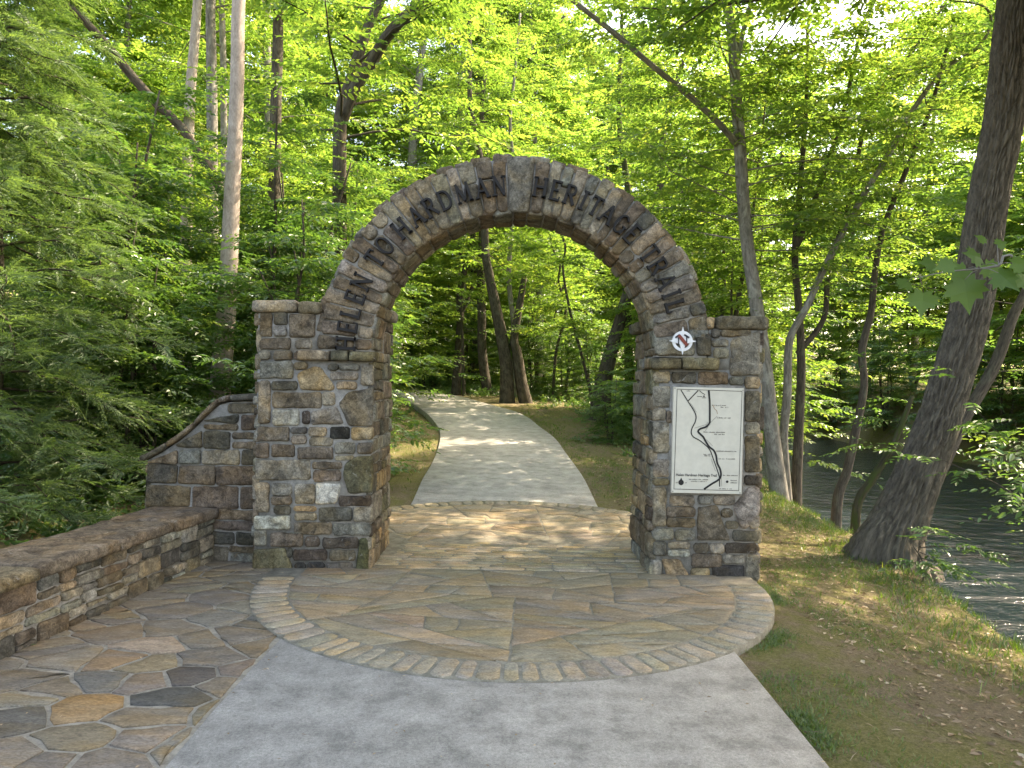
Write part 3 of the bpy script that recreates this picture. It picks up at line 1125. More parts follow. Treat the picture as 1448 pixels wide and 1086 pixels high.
wing = thing('wing_wall', 'short fieldstone wing wall with swooping coping left of the archway', 'stone wall', (-2.6, WY, 0))
core = Buf()
V = []
for i in range(25):
    x = WX0 + (WX1 - WX0) * i / 24
    z = wtop(x) - .07
    V += [(x, WY, -.1), (x, WY + .42, -.1), (x, WY + .42, z), (x, WY, z)]
Fc = [(0, 3, 2, 1), (96, 97, 98, 99)]
for i in range(24):
    a, c = i * 4, i * 4 + 4
    Fc += [(a, c, c + 3, a + 3), (a + 1, a + 2, c + 2, c + 1), (a + 3, c + 3, c + 2, a + 2)]
core.add(V, Fc)
wo = core.build('wall_core', M['mortar'], wing)
b = Buf()
for poly in rubble(WX0 - .015, WX1, -.02, 1.40, rngW, .085, .20):
    if min(v for _, v in poly) > wtop(sum(u for u, _ in poly) / 4) - .12:
        continue
    P = [(u, min(v, wtop(u) - .08)) for u, v in poly]
    if max(v for _, v in P) - min(v for _, v in P) < .03:
        continue
    stone(b, P, lambda u, v, h: (u, WY - h, v), rngW.uniform(.015, .03), rngW, rnd_col(rngW, ['dtan', 'dgrey', 'brown', 'gtan', 'red', 'grey', 'dgrey']))
for poly in rubble(-WY - .43, -WY + .01, -.02, .82, rngW, .09, .2):
    stone(b, poly, lambda u, v, h: (WX0 - h, -u, v), rngW.uniform(.015, .03), rngW, rnd_col(rngW))
for poly in rubble(-WX1, -WX0, -.02, 1.2, rngW, .09, .2):
    P = [(u, min(v, wtop(-u) - .1)) for u, v in poly]
    if max(v for _, v in P) - min(v for _, v in P) < .03:
        continue
    stone(b, P, lambda u, v, h: (-u, WY + .42 + h, v), rngW.uniform(.015, .03), rngW, rnd_col(rngW))
b.build('stonework', M['stone_wall'], wing)
# coping: one run of thin slabs following the curve
b = Buf()
segs = [-3.16, -2.93, -2.70, -2.50, -2.40, -2.135]
for x0, x1 in zip(segs, segs[1:]):
    t = Buf()
    slab(t, x0 + .004, x1 - .004, WY - .05, WY + .47, -.055, 0, rngW, (.1, .1, .1), .016, amp=.007)
    b.add([(x, y, z + wtop(x) - .006) for x, y, z in t.v], t.f, rnd_col(rngW, ['dtan', 'brown', 'dgrey', 'dtan']))
b.build('coping', M['cap'], wing)

# ------------------------------------------------------------------ seat wall
rngS = random.Random(9)
SWA, SWB = Vector((-2.535, WY - .012, 0)), Vector((-3.02, 2.2, 0))     # front face line from the wing wall towards the viewer
sd = (SWB - SWA).normalized()
sn_ = Vector((-sd.y, sd.x, 0))
if sn_.x < 0:
    sn_ = -sn_                                 # outward = +x
SL = (SWB - SWA).length
seat = thing('seat_wall', 'long low fieldstone seat wall with thick brown flat slabs along the terrace', 'stone wall', (SWA.x, SWA.y, 0))


def sw(u, v, h):
    p = SWA + sd * u + sn_ * h
    return (p.x, p.y, v)


core = Buf()
V = [sw(0, -.1, 0), sw(SL, -.1, 0), sw(SL, -.1, -.46), sw(0, -.1, -.46), sw(0, .365, 0), sw(SL, .365, 0), sw(SL, .365, -.46), sw(0, .365, -.46)]
core.add(V, [(0, 1, 2, 3), (4, 7, 6, 5), (0, 4, 5, 1), (1, 5, 6, 2), (2, 6, 7, 3), (3, 7, 4, 0)])
core.build('wall_core', M['mortar'], seat)
b = Buf()
for poly in rubble(0, SL, -.02, .383, rngS, .075, .20, aspect=(1.0, 2.2)):
    stone(b, [(u, v) for u, v in poly][::-1], sw, rngS.uniform(.012, .035), rngS, rnd_col(rngS, ['gtan', 'lgrey', 'brown', 'dgrey', 'grey', 'tan', 'red', 'dtan', 'dgrey']))
for poly in rubble(0, SL, -.02, .37, rngS, .1, .2):
    stone(b, poly, lambda u, v, h: sw(u, v, -.46 - h), .02, rngS, rnd_col(rngS))
b.build('stonework', M['stone_wall'], seat)
cuts = [.0, .62, 1.28, 2.02, 2.78, 3.5, SL + .05]
for u0, u1 in zip(cuts, cuts[1:]):
    t = Buf()
    slab(t, u0 + .003, u1 - .003, -.52, .055 + rngS.uniform(-.012, .014), (.378 + rngS.uniform(-.006, .004)), .462 + rngS.uniform(-.004, .008), rngS, (.1, .1, .1), .02, amp=.013)
    b = Buf()
    b.add([sw(x, z, y) for x, y, z in t.v], [f[::-1] for f in t.f], rnd_col(rngS, ['gtan', 'brown', 'gtan', 'lgrey', 'dtan']))
    b.build('cap_slab', M['cap'], seat)


# ------------------------------------------------------------------ ground, river, paths
def grid_axis(lo, hi, fine_lo, fine_hi, df, dc):
    out = [lo]
    x = lo
    while x < hi:
        d = df if fine_lo <= x <= fine_hi else min(dc, df + .12 * max(fine_lo - x, x - fine_hi, 0))
        x += max(d, df)
        out.append(min(x, hi))
    return out


xs = grid_axis(-140, 160, -5, 7, .16, 8)
ys = grid_axis(-30, 200, 1.5, 16, .18, 8)
b = Buf()
V = [(x, y, gz(x, y)) for y in ys for x in xs]
W = len(xs)
b.add(V, [(j * W + i, j * W + i + 1, (j + 1) * W + i + 1, (j + 1) * W + i) for j in range(len(ys) - 1) for i in range(W - 1)])
tag(b.build('ground', M['ground']), 'brown woodland soil with moss and thin grass around the paths', 'ground', None, 'structure')
b = Buf()
ry = [-30 + 5 * i for i in range(46)]
for y0, y1 in zip(ry, ry[1:]):
    b.add([(3.0, y0, -1.02), (22, y0, -1.02), (22, y1, -1.02), (3.0, y1, -1.02)], [(0, 1, 2, 3)])
tag(b.build('river', M['water']), 'dark rippled river flowing past the right bank', 'river', None, 'structure')

# concrete approach (front)
b = Buf()


def slab_strip(buf, L, Rr, zt, th):
    V, Fc = [], []
    n = len(L)
    for (l, r, z) in zip(L, Rr, zt):
        V += [(l[0], l[1], z - th), (l[0], l[1], z - .012), (l[0] + .012 * (1 if r[0] > l[0] else -1), l[1], z), (r[0] - .012, r[1], z), (r[0], r[1], z - .012), (r[0], r[1], z - th)]
    for i in range(n - 1):
        for k in range(5):
            a = i * 6 + k
            Fc.append((a, a + 1, a + 7, a + 6))
    buf.add(V, Fc)


yy = [-6 + .5 * i for i in range(24)]
slab_strip(b, [(-1.385 + .01 * math.sin(y * 3), y) for y in yy], [(1.365, y) for y in yy], [.008] * len(yy), .12)
tag(b.build('concrete_approach_path', M['concrete']), 'pale grey concrete approach in front of the round patio', 'path', None, 'structure')

# concrete trail behind the arch
LP = [(577, 717, 8.6), (598, 680, 10.5), (610, 660, 11.7), (618, 640, 13.2), (622, 620, 15.15), (618, 605, 17.04), (600, 585, 20.4), (575, 570, 24), (548, 560, 27.2)]
RP = [(850, 717, 8.6), (828, 680, 10.5), (815, 660, 11.7), (800, 640, 13.2), (785, 620, 15.15), (765, 605, 17.04), (735, 585, 20.4), (680, 570, 24), (640, 562, 26.5)]
Lw = [Vector((at(x, y, d).x, d, 0)) for x, y, d in LP]
Rw = [Vector((at(x, y, d).x, d, 0)) for x, y, d in RP]
Lw = [Vector((-1.25, 7.5, 0))] + Lw + [Vector((-6.8, 29.6, 0)), Vector((-13, 32, 0)), Vector((-24, 34, 0))]
Rw = [Vector((1.08, 7.5, 0))] + Rw + [Vector((-5.6, 31.6, 0)), Vector((-12.5, 34.6, 0)), Vector((-24, 36.8, 0))]
Lc, _ = catmull(Lw, [1] * len(Lw), 110)
Rc, _ = catmull(Rw, [1] * len(Rw), 110)
b = Buf()
slab_strip(b, [(p.x, p.y) for p in Lc], [(p.x, p.y) for p in Rc], [path_slope((p.y + q.y) / 2) + .012 + .012 * sst(9, 11, p.y) for p, q in zip(Lc, Rc)], .2)
tag(b.build('concrete_trail_path', M['concrete_path']), 'curving concrete trail running from the arch into the woods', 'path', None, 'structure')


# flagstones ----------------------------------------------------------------
def clip(poly, a, b, c):
    """keep a*x+b*y<=c"""
    out = []
    n = len(poly)
    for i in range(n):
        p, q = poly[i], poly[(i + 1) % n]
        dp, dq = a * p[0] + b * p[1] - c, a * q[0] + b * q[1] - c
        if dp <= 0:
            out.append(p)
        if (dp < 0 < dq) or (dq < 0 < dp):
            t = dp / (dp - dq)
            out.append((p[0] + (q[0] - p[0]) * t, p[1] + (q[1] - p[1]) * t))
    return out


def voronoi(seeds, region, sx=1.0):
    cells = []
    for i, s in enumerate(seeds):
        poly = list(region)
        for j, t in enumerate(seeds):
            if i == j or abs(s[0] - t[0]) > 2.5 or abs(s[1] - t[1]) > 2.5:
                continue
            ax, ay = (t[0] - s[0]) * sx * sx, t[1] - s[1]
            mx, my = (t[0] + s[0]) / 2, (t[1] + s[1]) / 2
            poly = clip(poly, ax, ay, ax * mx + ay * my)
            if not poly:
                break
        cells.append(poly)
    return cells


def inset(poly, g):
    n = len(poly)
    if n < 3:
        return []
    cx, cy = sum(p[0] for p in poly) / n, sum(p[1] for p in poly) / n
    out = list(poly)
    for i in range(n):
        p, q = poly[i], poly[(i + 1) % n]
        ex, ey = q[0] - p[0], q[1] - p[1]
        L = math.hypot(ex, ey)
        if L < 1e-5:
            continue
        nx, ny = ey / L, -ex / L
        if nx * (cx - p[0]) + ny * (cy - p[1]) > 0:
            nx, ny = -nx, -ny
        out = clip(out, nx, ny, nx * p[0] + ny * p[1] - g)
        if len(out) < 3:
            return []
    return out


def paver(buf, poly, z, h, rng, color, jit=.009, seg=.07, it=0, bev=.004):
    P = round_poly(poly, rng, jit, seg, it)
    n = len(P)
    cx, cy = sum(p[0] for p in P) / n, sum(p[1] for p in P) / n
    tx, ty = rng.uniform(-.006, .006), rng.uniform(-.006, .006)
    V = []
    for q, hh in ((0, -.004), (0, h - .003), (bev, h), (None, h)):
        for x, y in P:
            L = math.hypot(x - cx, y - cy) + 1e-6
            k = .5 if q is None else max(.2, 1 - q / L)
            X, Y = cx + (x - cx) * k, cy + (y - cy) * k
            zz = z(X, Y) + hh
            if hh > .002:
                zz += tx * (X - cx) + ty * (Y - cy) + .0022 * noise.noise(Vector((X * 9, Y * 9, 1.7)))
            V.append((X, Y, zz))
    V.append((cx, cy, z(cx, cy) + h))
    Fc = []
    for r in range(3):
        for i in range(n):
            j = (i + 1) % n
            Fc.append((r * n + i, r * n + j, (r + 1) * n + j, (r + 1) * n + i))
    for i in range(n):
        Fc.append((3 * n + i, 3 * n + (i + 1) % n, 4 * n))
    if sum(P[i][0] * P[(i + 1) % n][1] - P[(i + 1) % n][0] * P[i][1] for i in range(n)) < 0:
        Fc = [f[::-1] for f in Fc]
    buf.add(V, Fc, color)


def pz(x, y):
    return path_slope(y) if y > 7.2 else 0.0


PC, PR = (0.03, 5.83), 1.955         # front half-round
PB = (0.0, 6.72)                     # centre of the flatter back arc
BR_ = 2.36
FLAGC = [(.245, .215, .155), (.235, .21, .155), (.225, .20, .15), (.25, .215, .15), (.235, .205, .145), (.215, .19, .14), (.255, .225, .165), (.23, .19, .135)]
FLAGO = [(.255, .225, .165), (.225, .205, .155), (.27, .225, .155), (.21, .195, .155), (.245, .19, .13), (.19, .175, .14), (.285, .25, .185), (.215, .17, .125)]
rngP = random.Random(31)
# mortar sheet of the patio
out_l = []
for i in range(41):
    t = math.pi + math.pi * i / 40
    out_l.append((PC[0] + PR * math.cos(t), PC[1] + PR * math.sin(t)))
bk = []
for i in range(25):
    t = R(38) + R(104) * i / 24
    bk.append((PB[0] + BR_ * math.cos(t), PB[1] + BR_ * math.sin(t)))
mb = Buf()
ol = out_l + [(1.985, 6.4)] + bk + [(-1.925, 6.4)]
cen = (0, 6.4)
n = len(ol)
V = []
for k in (1.0, .75, .5, .25):
    for x, y in ol:
        X, Y = cen[0] + (x - cen[0]) * k, cen[1] + (y - cen[1]) * k
        V.append((X, Y, pz(X, Y) + .0165))
for x, y in ol:
    V.append((x, y, pz(x, y) - .12))
V.append((0, 6.4, .0165))
Fc = []
for r in range(3):
    for i in range(n):
        j = (i + 1) % n
        Fc.append((r * n + i, r * n + j, (r + 1) * n + j, (r + 1) * n + i))
for i in range(n):
    j = (i + 1) % n
    Fc.append((3 * n + i, 3 * n + j, 5 * n))
    Fc.append((4 * n + i, 4 * n + j, j, i))
mb.add(V, Fc)
tag(mb.build('patio', M['mortar_pave']), 'round flagstone patio bed under the arch', 'patio', None, 'structure')
pb = Buf()
zf = lambda x, y: pz(x, y) + .0165
# soldier course of the front half-round
a = R(181)
while a < R(359):
    w = .125 + rngP.uniform(-.025, .03)
    a1 = a + w / PR
    q0, q1 = PR - .255, PR - .004 + rngP.uniform(-.006, .004)
    P = [(PC[0] + q * math.cos(t), PC[1] + q * math.sin(t)) for q, t in ((q0, a + .006), (q1, a + .005), (q1, a1 - .005), (q0, a1 - .006))]
    paver(pb, P, zf, .0045, rngP, jcol(rngP.choice([(.27, .25, .20), (.29, .26, .20), (.245, .225, .18)]), rngP, .1, 0), .004, .12, 1)
    a = a1
# header course of the back arc
a = R(38)
while a < R(142):
    w = .15 + rngP.uniform(-.03, .04)
    a1 = a + w / BR_
    q0, q1 = BR_ - .20, BR_ - .004
    P = [(PB[0] + q * math.cos(t), PB[1] + q * math.sin(t)) for q, t in ((q0, a + .004), (q1, a + .004), (q1, a1 - .004), (q0, a1 - .004))]
    paver(pb, P, zf, .0045, rngP, jcol(rngP.choice([(.28, .25, .19), (.30, .26, .19), (.25, .225, .17)]), rngP, .1, 0), .004, .12, 1)
    a = a1
# narrow courses between the pillars
y = 6.13
while y < 7.12:
    h = rngP.uniform(.075, .10)
    x = -1.15 + rngP.uniform(-.2, 0)
    while x < 1.17:
        w = rngP.uniform(.22, .46)
        paver(pb, [(max(x, -1.15) + .007, y + .008), (min(x + w, 1.175) - .007, y + .008), (min(x + w, 1.175) - .007, y + h - .008), (max(x, -1.15) + .007, y + h - .008)] if min(x + w, 1.175) - max(x, -1.15) > .05 else [(0, 0), (.01, 0), (0, .01)],
              zf, .004, rngP, jcol(rngP.choice([(.285, .25, .18), (.31, .255, .165), (.235, .21, .155), (.33, .285, .205)]), rngP, .16, 0), .004, .1, 1)
        x += w
    y += h
pb.build('patio_bricks', M['brick'])
tag(bpy.data.objects['patio_bricks'], 'tan brick edging and narrow brick courses of the patio', 'paving', None, 'structure')


def scatter(rng, region_test, bbox, dmin, tries=4000, pre=()):
    S = list(pre)
    for _ in range(tries):
        p = (rng.uniform(bbox[0], bbox[1]), rng.uniform(bbox[2], bbox[3]))
        if not region_test(*p):
            continue
        d = dmin * rng.uniform(.75, 1.35)
        if all((p[0] - s[0]) ** 2 * .45 + (p[1] - s[1]) ** 2 > d * d for s in S):
            S.append(p)
    return S


def parea(P):
    return abs(sum(P[i][0] * P[(i + 1) % len(P)][1] - P[(i + 1) % len(P)][0] * P[i][1] for i in range(len(P)))) / 2


def shatter(rng, poly, amin, amax, stretch=1.6):
    out, todo = [], [poly]
    while todo:
        P = todo.pop()
        if len(P) < 3:
            continue
        A = parea(P)
        if A < 1e-4:
            continue
        if A < rng.uniform(amin, amax):
            out.append(P)
            continue
        x0, x1 = min(p[0] for p in P), max(p[0] for p in P)
        y0, y1 = min(p[1] for p in P), max(p[1] for p in P)
        cx = (x0 + x1) / 2 + (x1 - x0) * rng.uniform(-.16, .16)
        cy = (y0 + y1) / 2 + (y1 - y0) * rng.uniform(-.16, .16)
        if (x1 - x0) > (y1 - y0) * stretch:
            an = rng.gauss(0, .45)                    # cut across the long way
        else:
            an = math.pi / 2 + rng.gauss(0, .38)
        a, b2 = math.cos(an), math.sin(an)
        c = a * cx + b2 * cy
        todo.append(clip(P, a, b2, c))
        todo.append(clip(P, -a, -b2, -c))
    return out


fb = Buf()
qi = PR - .262
reg = [(PC[0] + qi * math.cos(math.pi + math.pi * i / 24), PC[1] + qi * math.sin(math.pi + math.pi * i / 24)) for i in range(25)] + [(1.72, 6.12), (-1.66, 6.12)]


def inreg(x, y):
    return (y < 6.12 and y > 5.83 and abs(x) < 1.7) or ((x - PC[0]) ** 2 + (y - PC[1]) ** 2 < qi * qi and y < 6.12)


S1 = scatter(rngP, inreg, (-1.8, 1.8, 4, 6.12), .30)
for cpoly in [q for part in (clip(reg, .13, 1, 5.37), clip(reg, -.13, -1, -5.37)) for q in shatter(rngP, part, .05, .20, 1.9)]:
    P = inset(cpoly, .007)
    if len(P) >= 3:
        paver(fb, P, zf, .0045, rngP, jcol(rngP.choice(FLAGC), rngP, .12, .05))
reg2 = [(PB[0] + (BR_ - .207) * math.cos(R(44 + 92 * i / 16)), PB[1] + (BR_ - .207) * math.sin(R(44 + 92 * i / 16))) for i in range(17)]
reg2 += [(-1.9, 7.5), (-1.6, 7.13), (1.6, 7.13), (1.9, 7.5)]
S2 = scatter(rngP, lambda x, y: 7.13 < y and x * x + (y - PB[1]) ** 2 < (BR_ - .2) ** 2, (-1.9, 1.9, 7.1, 9), .27)
for cpoly in shatter(rngP, reg2, .045, .16, 1.9):
    P = inset(cpoly, .007)
    if len(P) >= 3:
        paver(fb, P, zf, .0045, rngP, jcol(rngP.choice([(.27, .235, .17), (.285, .24, .165), (.245, .21, .155), (.30, .26, .185)]), rngP, .12, .05))
fb.build('patio_flagstones', M['flag'])
tag(bpy.data.objects['patio_flagstones'], 'greyish tan irregular flagstones filling the round patio', 'paving', None, 'structure')

# left terrace
tb = Buf()
TW = [(-3.25, -1), (-1.30, -1), (-1.30, 5.2), (-1.15, 5.6), (-1.15, 6.14), (-2.12, 6.14), (-2.12, 6.35), (-2.6, 6.35)]
tb.add([(x, y, .0035) for x, y in TW], [tuple(range(len(TW)))])
tag(tb.build('terrace', M['mortar_terrace']), 'flagstone terrace bed beside the seat wall', 'terrace', None, 'structure')


def gpt(px, py):
    d = ray(px, py)
    t = -CAM.z / d.z
    p = CAM + d * t
    return (p.x, p.y)


SPEC = [((240, 990), (0.092, 0.09, 0.086)), ((270, 957), (0.089, 0.086, 0.083)), ((115, 1002), (.235, .175, .095)), ((110, 1050), (0.192, 0.16, 0.118)), ((325, 968), (0.174, 0.15, 0.118)),
        ((205, 1048), (0.194, 0.177, 0.142)), ((262, 1055), (0.186, 0.171, 0.142)), ((215, 1014), (0.199, 0.168, 0.126)), ((298, 932), (0.157, 0.138, 0.117)), ((290, 905), (0.176, 0.151, 0.123)),
        ((220, 914), (0.304, 0.242, 0.175)), ((165, 935), (0.188, 0.157, 0.12)), ((95, 935), (0.19, 0.177, 0.144)), ((205, 942), (.215, .19, .14)), ((150, 965), (0.141, 0.133, 0.115)), ((200, 965), (0.165, 0.152, 0.129)),
        ((20, 1015), (0.107, 0.107, 0.104)), ((70, 978), (0.189, 0.162, 0.123)), ((25, 965), (0.144, 0.137, 0.117)), ((330, 900), (0.168, 0.157, 0.132)), ((310, 875), (0.181, 0.166, 0.136)), ((250, 865), (0.147, 0.138, 0.119)),
        ((315, 845), (0.15, 0.143, 0.124)), ((355, 860), (0.179, 0.168, 0.136)), ((170, 895), (0.16, 0.144, 0.117)), ((235, 890), (0.176, 0.158, 0.126)), ((20, 1075), (0.171, 0.16, 0.137)), ((150, 1078), (0.182, 0.168, 0.141)), ((60, 1080), (0.15, 0.143, 0.125)), ((40, 990), (0.188, 0.177, 0.15)), ((330, 1010), (0.167, 0.147, 0.117)), ((345, 950), (0.166, 0.142, 0.116))]
pre = [gpt(*p) for p, _ in SPEC]
treg = [(-3.2, -1), (-1.392, -1), (-1.392, 5.0), (-1.15, 5.6), (-1.15, 6.14), (-2.5, 6.33), (-2.62, 6.33)]
intr = lambda x, y: (x < -1.40 or y > 5.3) and x > -3.2 and y < 6.3
S3 = scatter(rngP, intr, (-3.2, -1.16, -1, 6.3), .27, 4000, pre)
TC = [(.165, .148, .115), (.15, .14, .115), (.17, .145, .105), (.135, .128, .11), (.18, .155, .11)]
tf = Buf()
for i, cpoly in enumerate(voronoi(S3, treg, .8)):
    if len(cpoly) < 3:
        continue
    for q in ([cpoly] if i < len(SPEC) else shatter(rngP, cpoly, .05, .12)):
        P = inset(q, .012)
        if len(P) >= 3:
            col = SPEC[i][1] if i < len(SPEC) else rngP.choice(TC)
            paver(tf, P, lambda x, y: .0035, .008, rngP, jcol(col, rngP, .06, .05), .014)
tf.build('terrace_flagstones', M['flag'])
tag(bpy.data.objects['terrace_flagstones'], 'mixed brown, ochre and slate grey flagstones of the terrace', 'paving', None, 'structure')


# ------------------------------------------------------------------ foliage
def norm(a):
    return a / np.maximum(1e-9, np.linalg.norm(a, axis=-1, keepdims=True))


class Leaves:
    def __init__(s):
        s.P, s.D, s.N, s.L, s.W, s.T = [], [], [], [], [], []

    def add(s, P, D, N, L, W, T):
        s.P.append(P); s.D.append(D); s.N.append(N); s.L.append(L); s.W.append(W); s.T.append(T)

    def count(s):
        return sum(len(p) for p in s.P)

    def arrays(s, simple=False):
        P, D, N = np.concatenate(s.P), norm(np.concatenate(s.D)), np.concatenate(s.N)
        L, W, T = np.concatenate(s.L), np.concatenate(s.W), np.concatenate(s.T)
        S = norm(np.cross(D, N))
        N = np.cross(S, D)
        L_, W_ = L[:, None], W[:, None]
        if simple:
            v = np.stack([P, P + D * L_ * .48 - S * W_ * .5 + N * W_ * .12, P + D * L_ - N * L_ * .10, P + D * L_ * .48 + S * W_ * .5 + N * W_ * .12], 1)
            return v.reshape(-1, 3), np.array([[0, 1, 2, 3]]), 4, T
        v = np.stack([P, P + D * L_ * .30 - S * W_ * .46 + N * W_ * .14, P + D * L_ * .68 - S * W_ * .38 + N * W_ * .08 - N * L_ * .03, P + D * L_ - N * L_ * .12,
                      P + D * L_ * .68 + S * W_ * .38 + N * W_ * .08 - N * L_ * .03, P + D * L_ * .30 + S * W_ * .46 + N * W_ * .14], 1)
        return v.reshape(-1, 3), np.array([[0, 1, 2, 3], [0, 3, 4, 5]]), 6, T

    def build(s, name, mat, parent=None, simple=False, off=(0, 0, 0)):
        v, fp, nv, T = s.arrays(simple)
        n = len(T)
        nf = len(fp)
        idx = (np.arange(n)[:, None, None] * nv + fp[None]).reshape(-1).astype(np.int32)
        me = bpy.data.meshes.new(name)
        if parent is not None:
            off = parent_loc(parent)
        v = (v - np.array(off)[None]).astype(np.float32)
        me.vertices.add(len(v))
        me.vertices.foreach_set('co', v.ravel())
        me.loops.add(len(idx))
        me.loops.foreach_set('vertex_index', idx)
        me.polygons.add(n * nf)
        me.polygons.foreach_set('loop_start', (np.arange(n * nf) * 4).astype(np.int32))
        a = me.attributes.new('tint', 'FLOAT', 'FACE')
        a.data.foreach_set('value', np.repeat(T, nf).astype(np.float32))
        me.polygons.foreach_set('use_smooth', np.zeros(n * nf, dtype=bool))
        me.update(calc_edges=True)
        me.materials.append(mat)
        o = bpy.data.objects.new(name, me)
        COL.objects.link(o)
        if parent is not None:
            o.parent = parent
        return o


def sprays(lv, g, O, D, length, nleaf, L, W, droop=.25, flat=.30, ang=(40, 70), tint=(.5, .25)):
    """Flat leafy sprays: leaves alternate along an axis. O,D (m,3); length (m,)."""
    m = len(O)
    D = norm(D)
    up = np.tile(np.array([[0, 0, 1.0]]), (m, 1))
    N0 = norm(up + g.normal(0, flat, (m, 3)))
    S = norm(np.cross(D, N0))
    N0 = norm(np.cross(S, D))
    N0 *= np.sign(N0[:, 2:3] + 1e-6)
    tb = g.normal(tint[0], tint[1] * .7, m)
    for k in range(nleaf):
        t = (k + .6 + g.uniform(-.3, .3, m)) / nleaf
        pos = O + D * (length * t)[:, None]
        pos[:, 2] -= droop * length * t * t
        side = 1 if k % 2 else -1
        a = np.radians(g.uniform(ang[0], ang[1], m)) * side
        if k == nleaf - 1:
            a = g.normal(0, .15, m)
        ld = D * np.cos(a)[:, None] + S * np.sin(a)[:, None]
        ld[:, 2] -= g.uniform(.0, .35, m)
        nn = N0 + g.normal(0, .28, (m, 3))
        sc = g.uniform(.7, 1.2, m) * (1.1 - .35 * t)
        lv.add(pos, ld, nn, L * sc, W * sc * g.uniform(.85, 1.15, m), np.clip(tb + g.normal(0, tint[1] * .5, m), 0, 1))


def branch_set(lv, wood, g, starts, heads, lens, rise, nspr, slen, nleaf, L, W, droop=.25, r0=.012, tint=(.5, .25), sag=.15, flat=.3, wcol=(.1, .1, .1), keep=1.0):
    """Branches with side sprays in one roughly horizontal layer each."""
    for o, h, ln, rs_ in zip(starts, heads, lens, rise):
        h = np.array([math.cos(h), math.sin(h), 0.0])
        s = np.linspace(0, 1, 6)
        wob = np.cumsum(g.normal(0, .05, (6, 3)), 0) * ln
        pts = o + h * (ln * s)[:, None] + np.array([0, 0, 1.0]) * (ln * (rs_ * s - sag * s * s))[:, None] + wob * s[:, None]
        if wood is not None and r0 > 0:
            tube(wood, [Vector(p) for p in pts], [r0 * (1 - .8 * q) * (.5 + ln * .4) for q in s], 5)
        m = nspr
        q = np.sort(g.uniform(.18, 1.0, m))
        q[-1] = 1.0
        i0 = np.minimum((q * 5).astype(int), 4)
        fr = q * 5 - i0
        O = pts[i0] * (1 - fr)[:, None] + pts[i0 + 1] * fr[:, None]
        az = math.atan2(h[1], h[0]) + np.where(np.arange(m) % 2 == 0, 1, -1) * np.radians(g.uniform(28, 75, m))
        az[-1] = math.atan2(h[1], h[0])
        el = g.normal(.06, .16, m)
        D = np.stack([np.cos(az) * np.cos(el), np.sin(az) * np.cos(el), np.sin(el)], 1)
        sl = slen * g.uniform(.6, 1.2, m) * (1.15 - .45 * q)
        sprays(lv, g, O, D, sl, nleaf, L, W, droop, flat, (38, 70), tint)


def crown_on(lv, wood, g, path, t0, t1, nb, rad, rise=(.1, .5), nspr=12, slen=.6, nleaf=10, L=.09, W=.045, az0=0.0, azspread=None, r0=.012, **kw):
    """Branches leaving a trunk PATH (list of Vectors) between fractions t0..t1; rad(u) gives the branch length."""
    P = np.array([tuple(p) for p in path])
    cum = np.concatenate([[0], np.cumsum(np.linalg.norm(np.diff(P, axis=0), axis=1))])
    st, hd, ln, rs_ = [], [], [], []
    for i in range(nb):
        u = (i + g.uniform(0, 1)) / nb
        t = (t0 + (t1 - t0) * u) * cum[-1]
        st.append(np.array([np.interp(t, cum, P[:, k]) for k in range(3)]))
        hd.append(az0 + (i * 2.39996 + g.normal(0, .3) if azspread is None else g.uniform(-azspread, azspread)))
        ln.append(rad(u) * g.uniform(.65, 1.2))
        rs_.append(g.uniform(*rise))
    branch_set(lv, wood, g, st, hd, ln, rs_, nspr, slen, nleaf, L, W, r0=r0, **kw)


def px_path(pts, d0, d1=None):
    """Trunk given by pixels (x, y, width_px), all at real distance d0 (to d1 at the top)."""
    d1 = d0 if d1 is None else d1
    out, rad = [], []
    n = len(pts)
    for i, (x, y, w) in enumerate(pts):
        d = d0 + (d1 - d0) * i / max(1, n - 1)
        out.append(at(x, y, d))
        rad.append(w * d / F_PX / 2)
    return out, rad


def extend(pts, rad, H, tip=.02):
    """Grow the trunk on above the frame to height H."""
    d = (pts[-1] - pts[-2]).normalized()
    d = (d + Vector((0, 0, .8))).normalized()
    p = pts[-1]
    n = 4
    L = max(.5, (H - p.z) / max(.3, d.z))
    r = rad[-1]
    for i in range(1, n + 1):
        f = i / n
        pts.append(p + d * L * f + Vector((math.sin(i * 2.1) * .15, math.cos(i * 1.7) * .15, 0)))
        rad.append(r * (1 - f) + tip * f)
    return pts, rad


def set_base(pts, rad, flare=1.3):
    """Plant the first point in the soil."""
    p = pts[0]
    g_ = gz(p.x, p.y)
    if p.z > g_ + .05:
        pts.insert(0, Vector((p.x + (p.x - pts[1].x) * .1, p.y, g_ - .12)))
        rad.insert(0, rad[0] * flare)
    else:
        pts[0] = Vector((p.x, p.y, g_ - .15))
        rad[0] *= flare
    return pts, rad


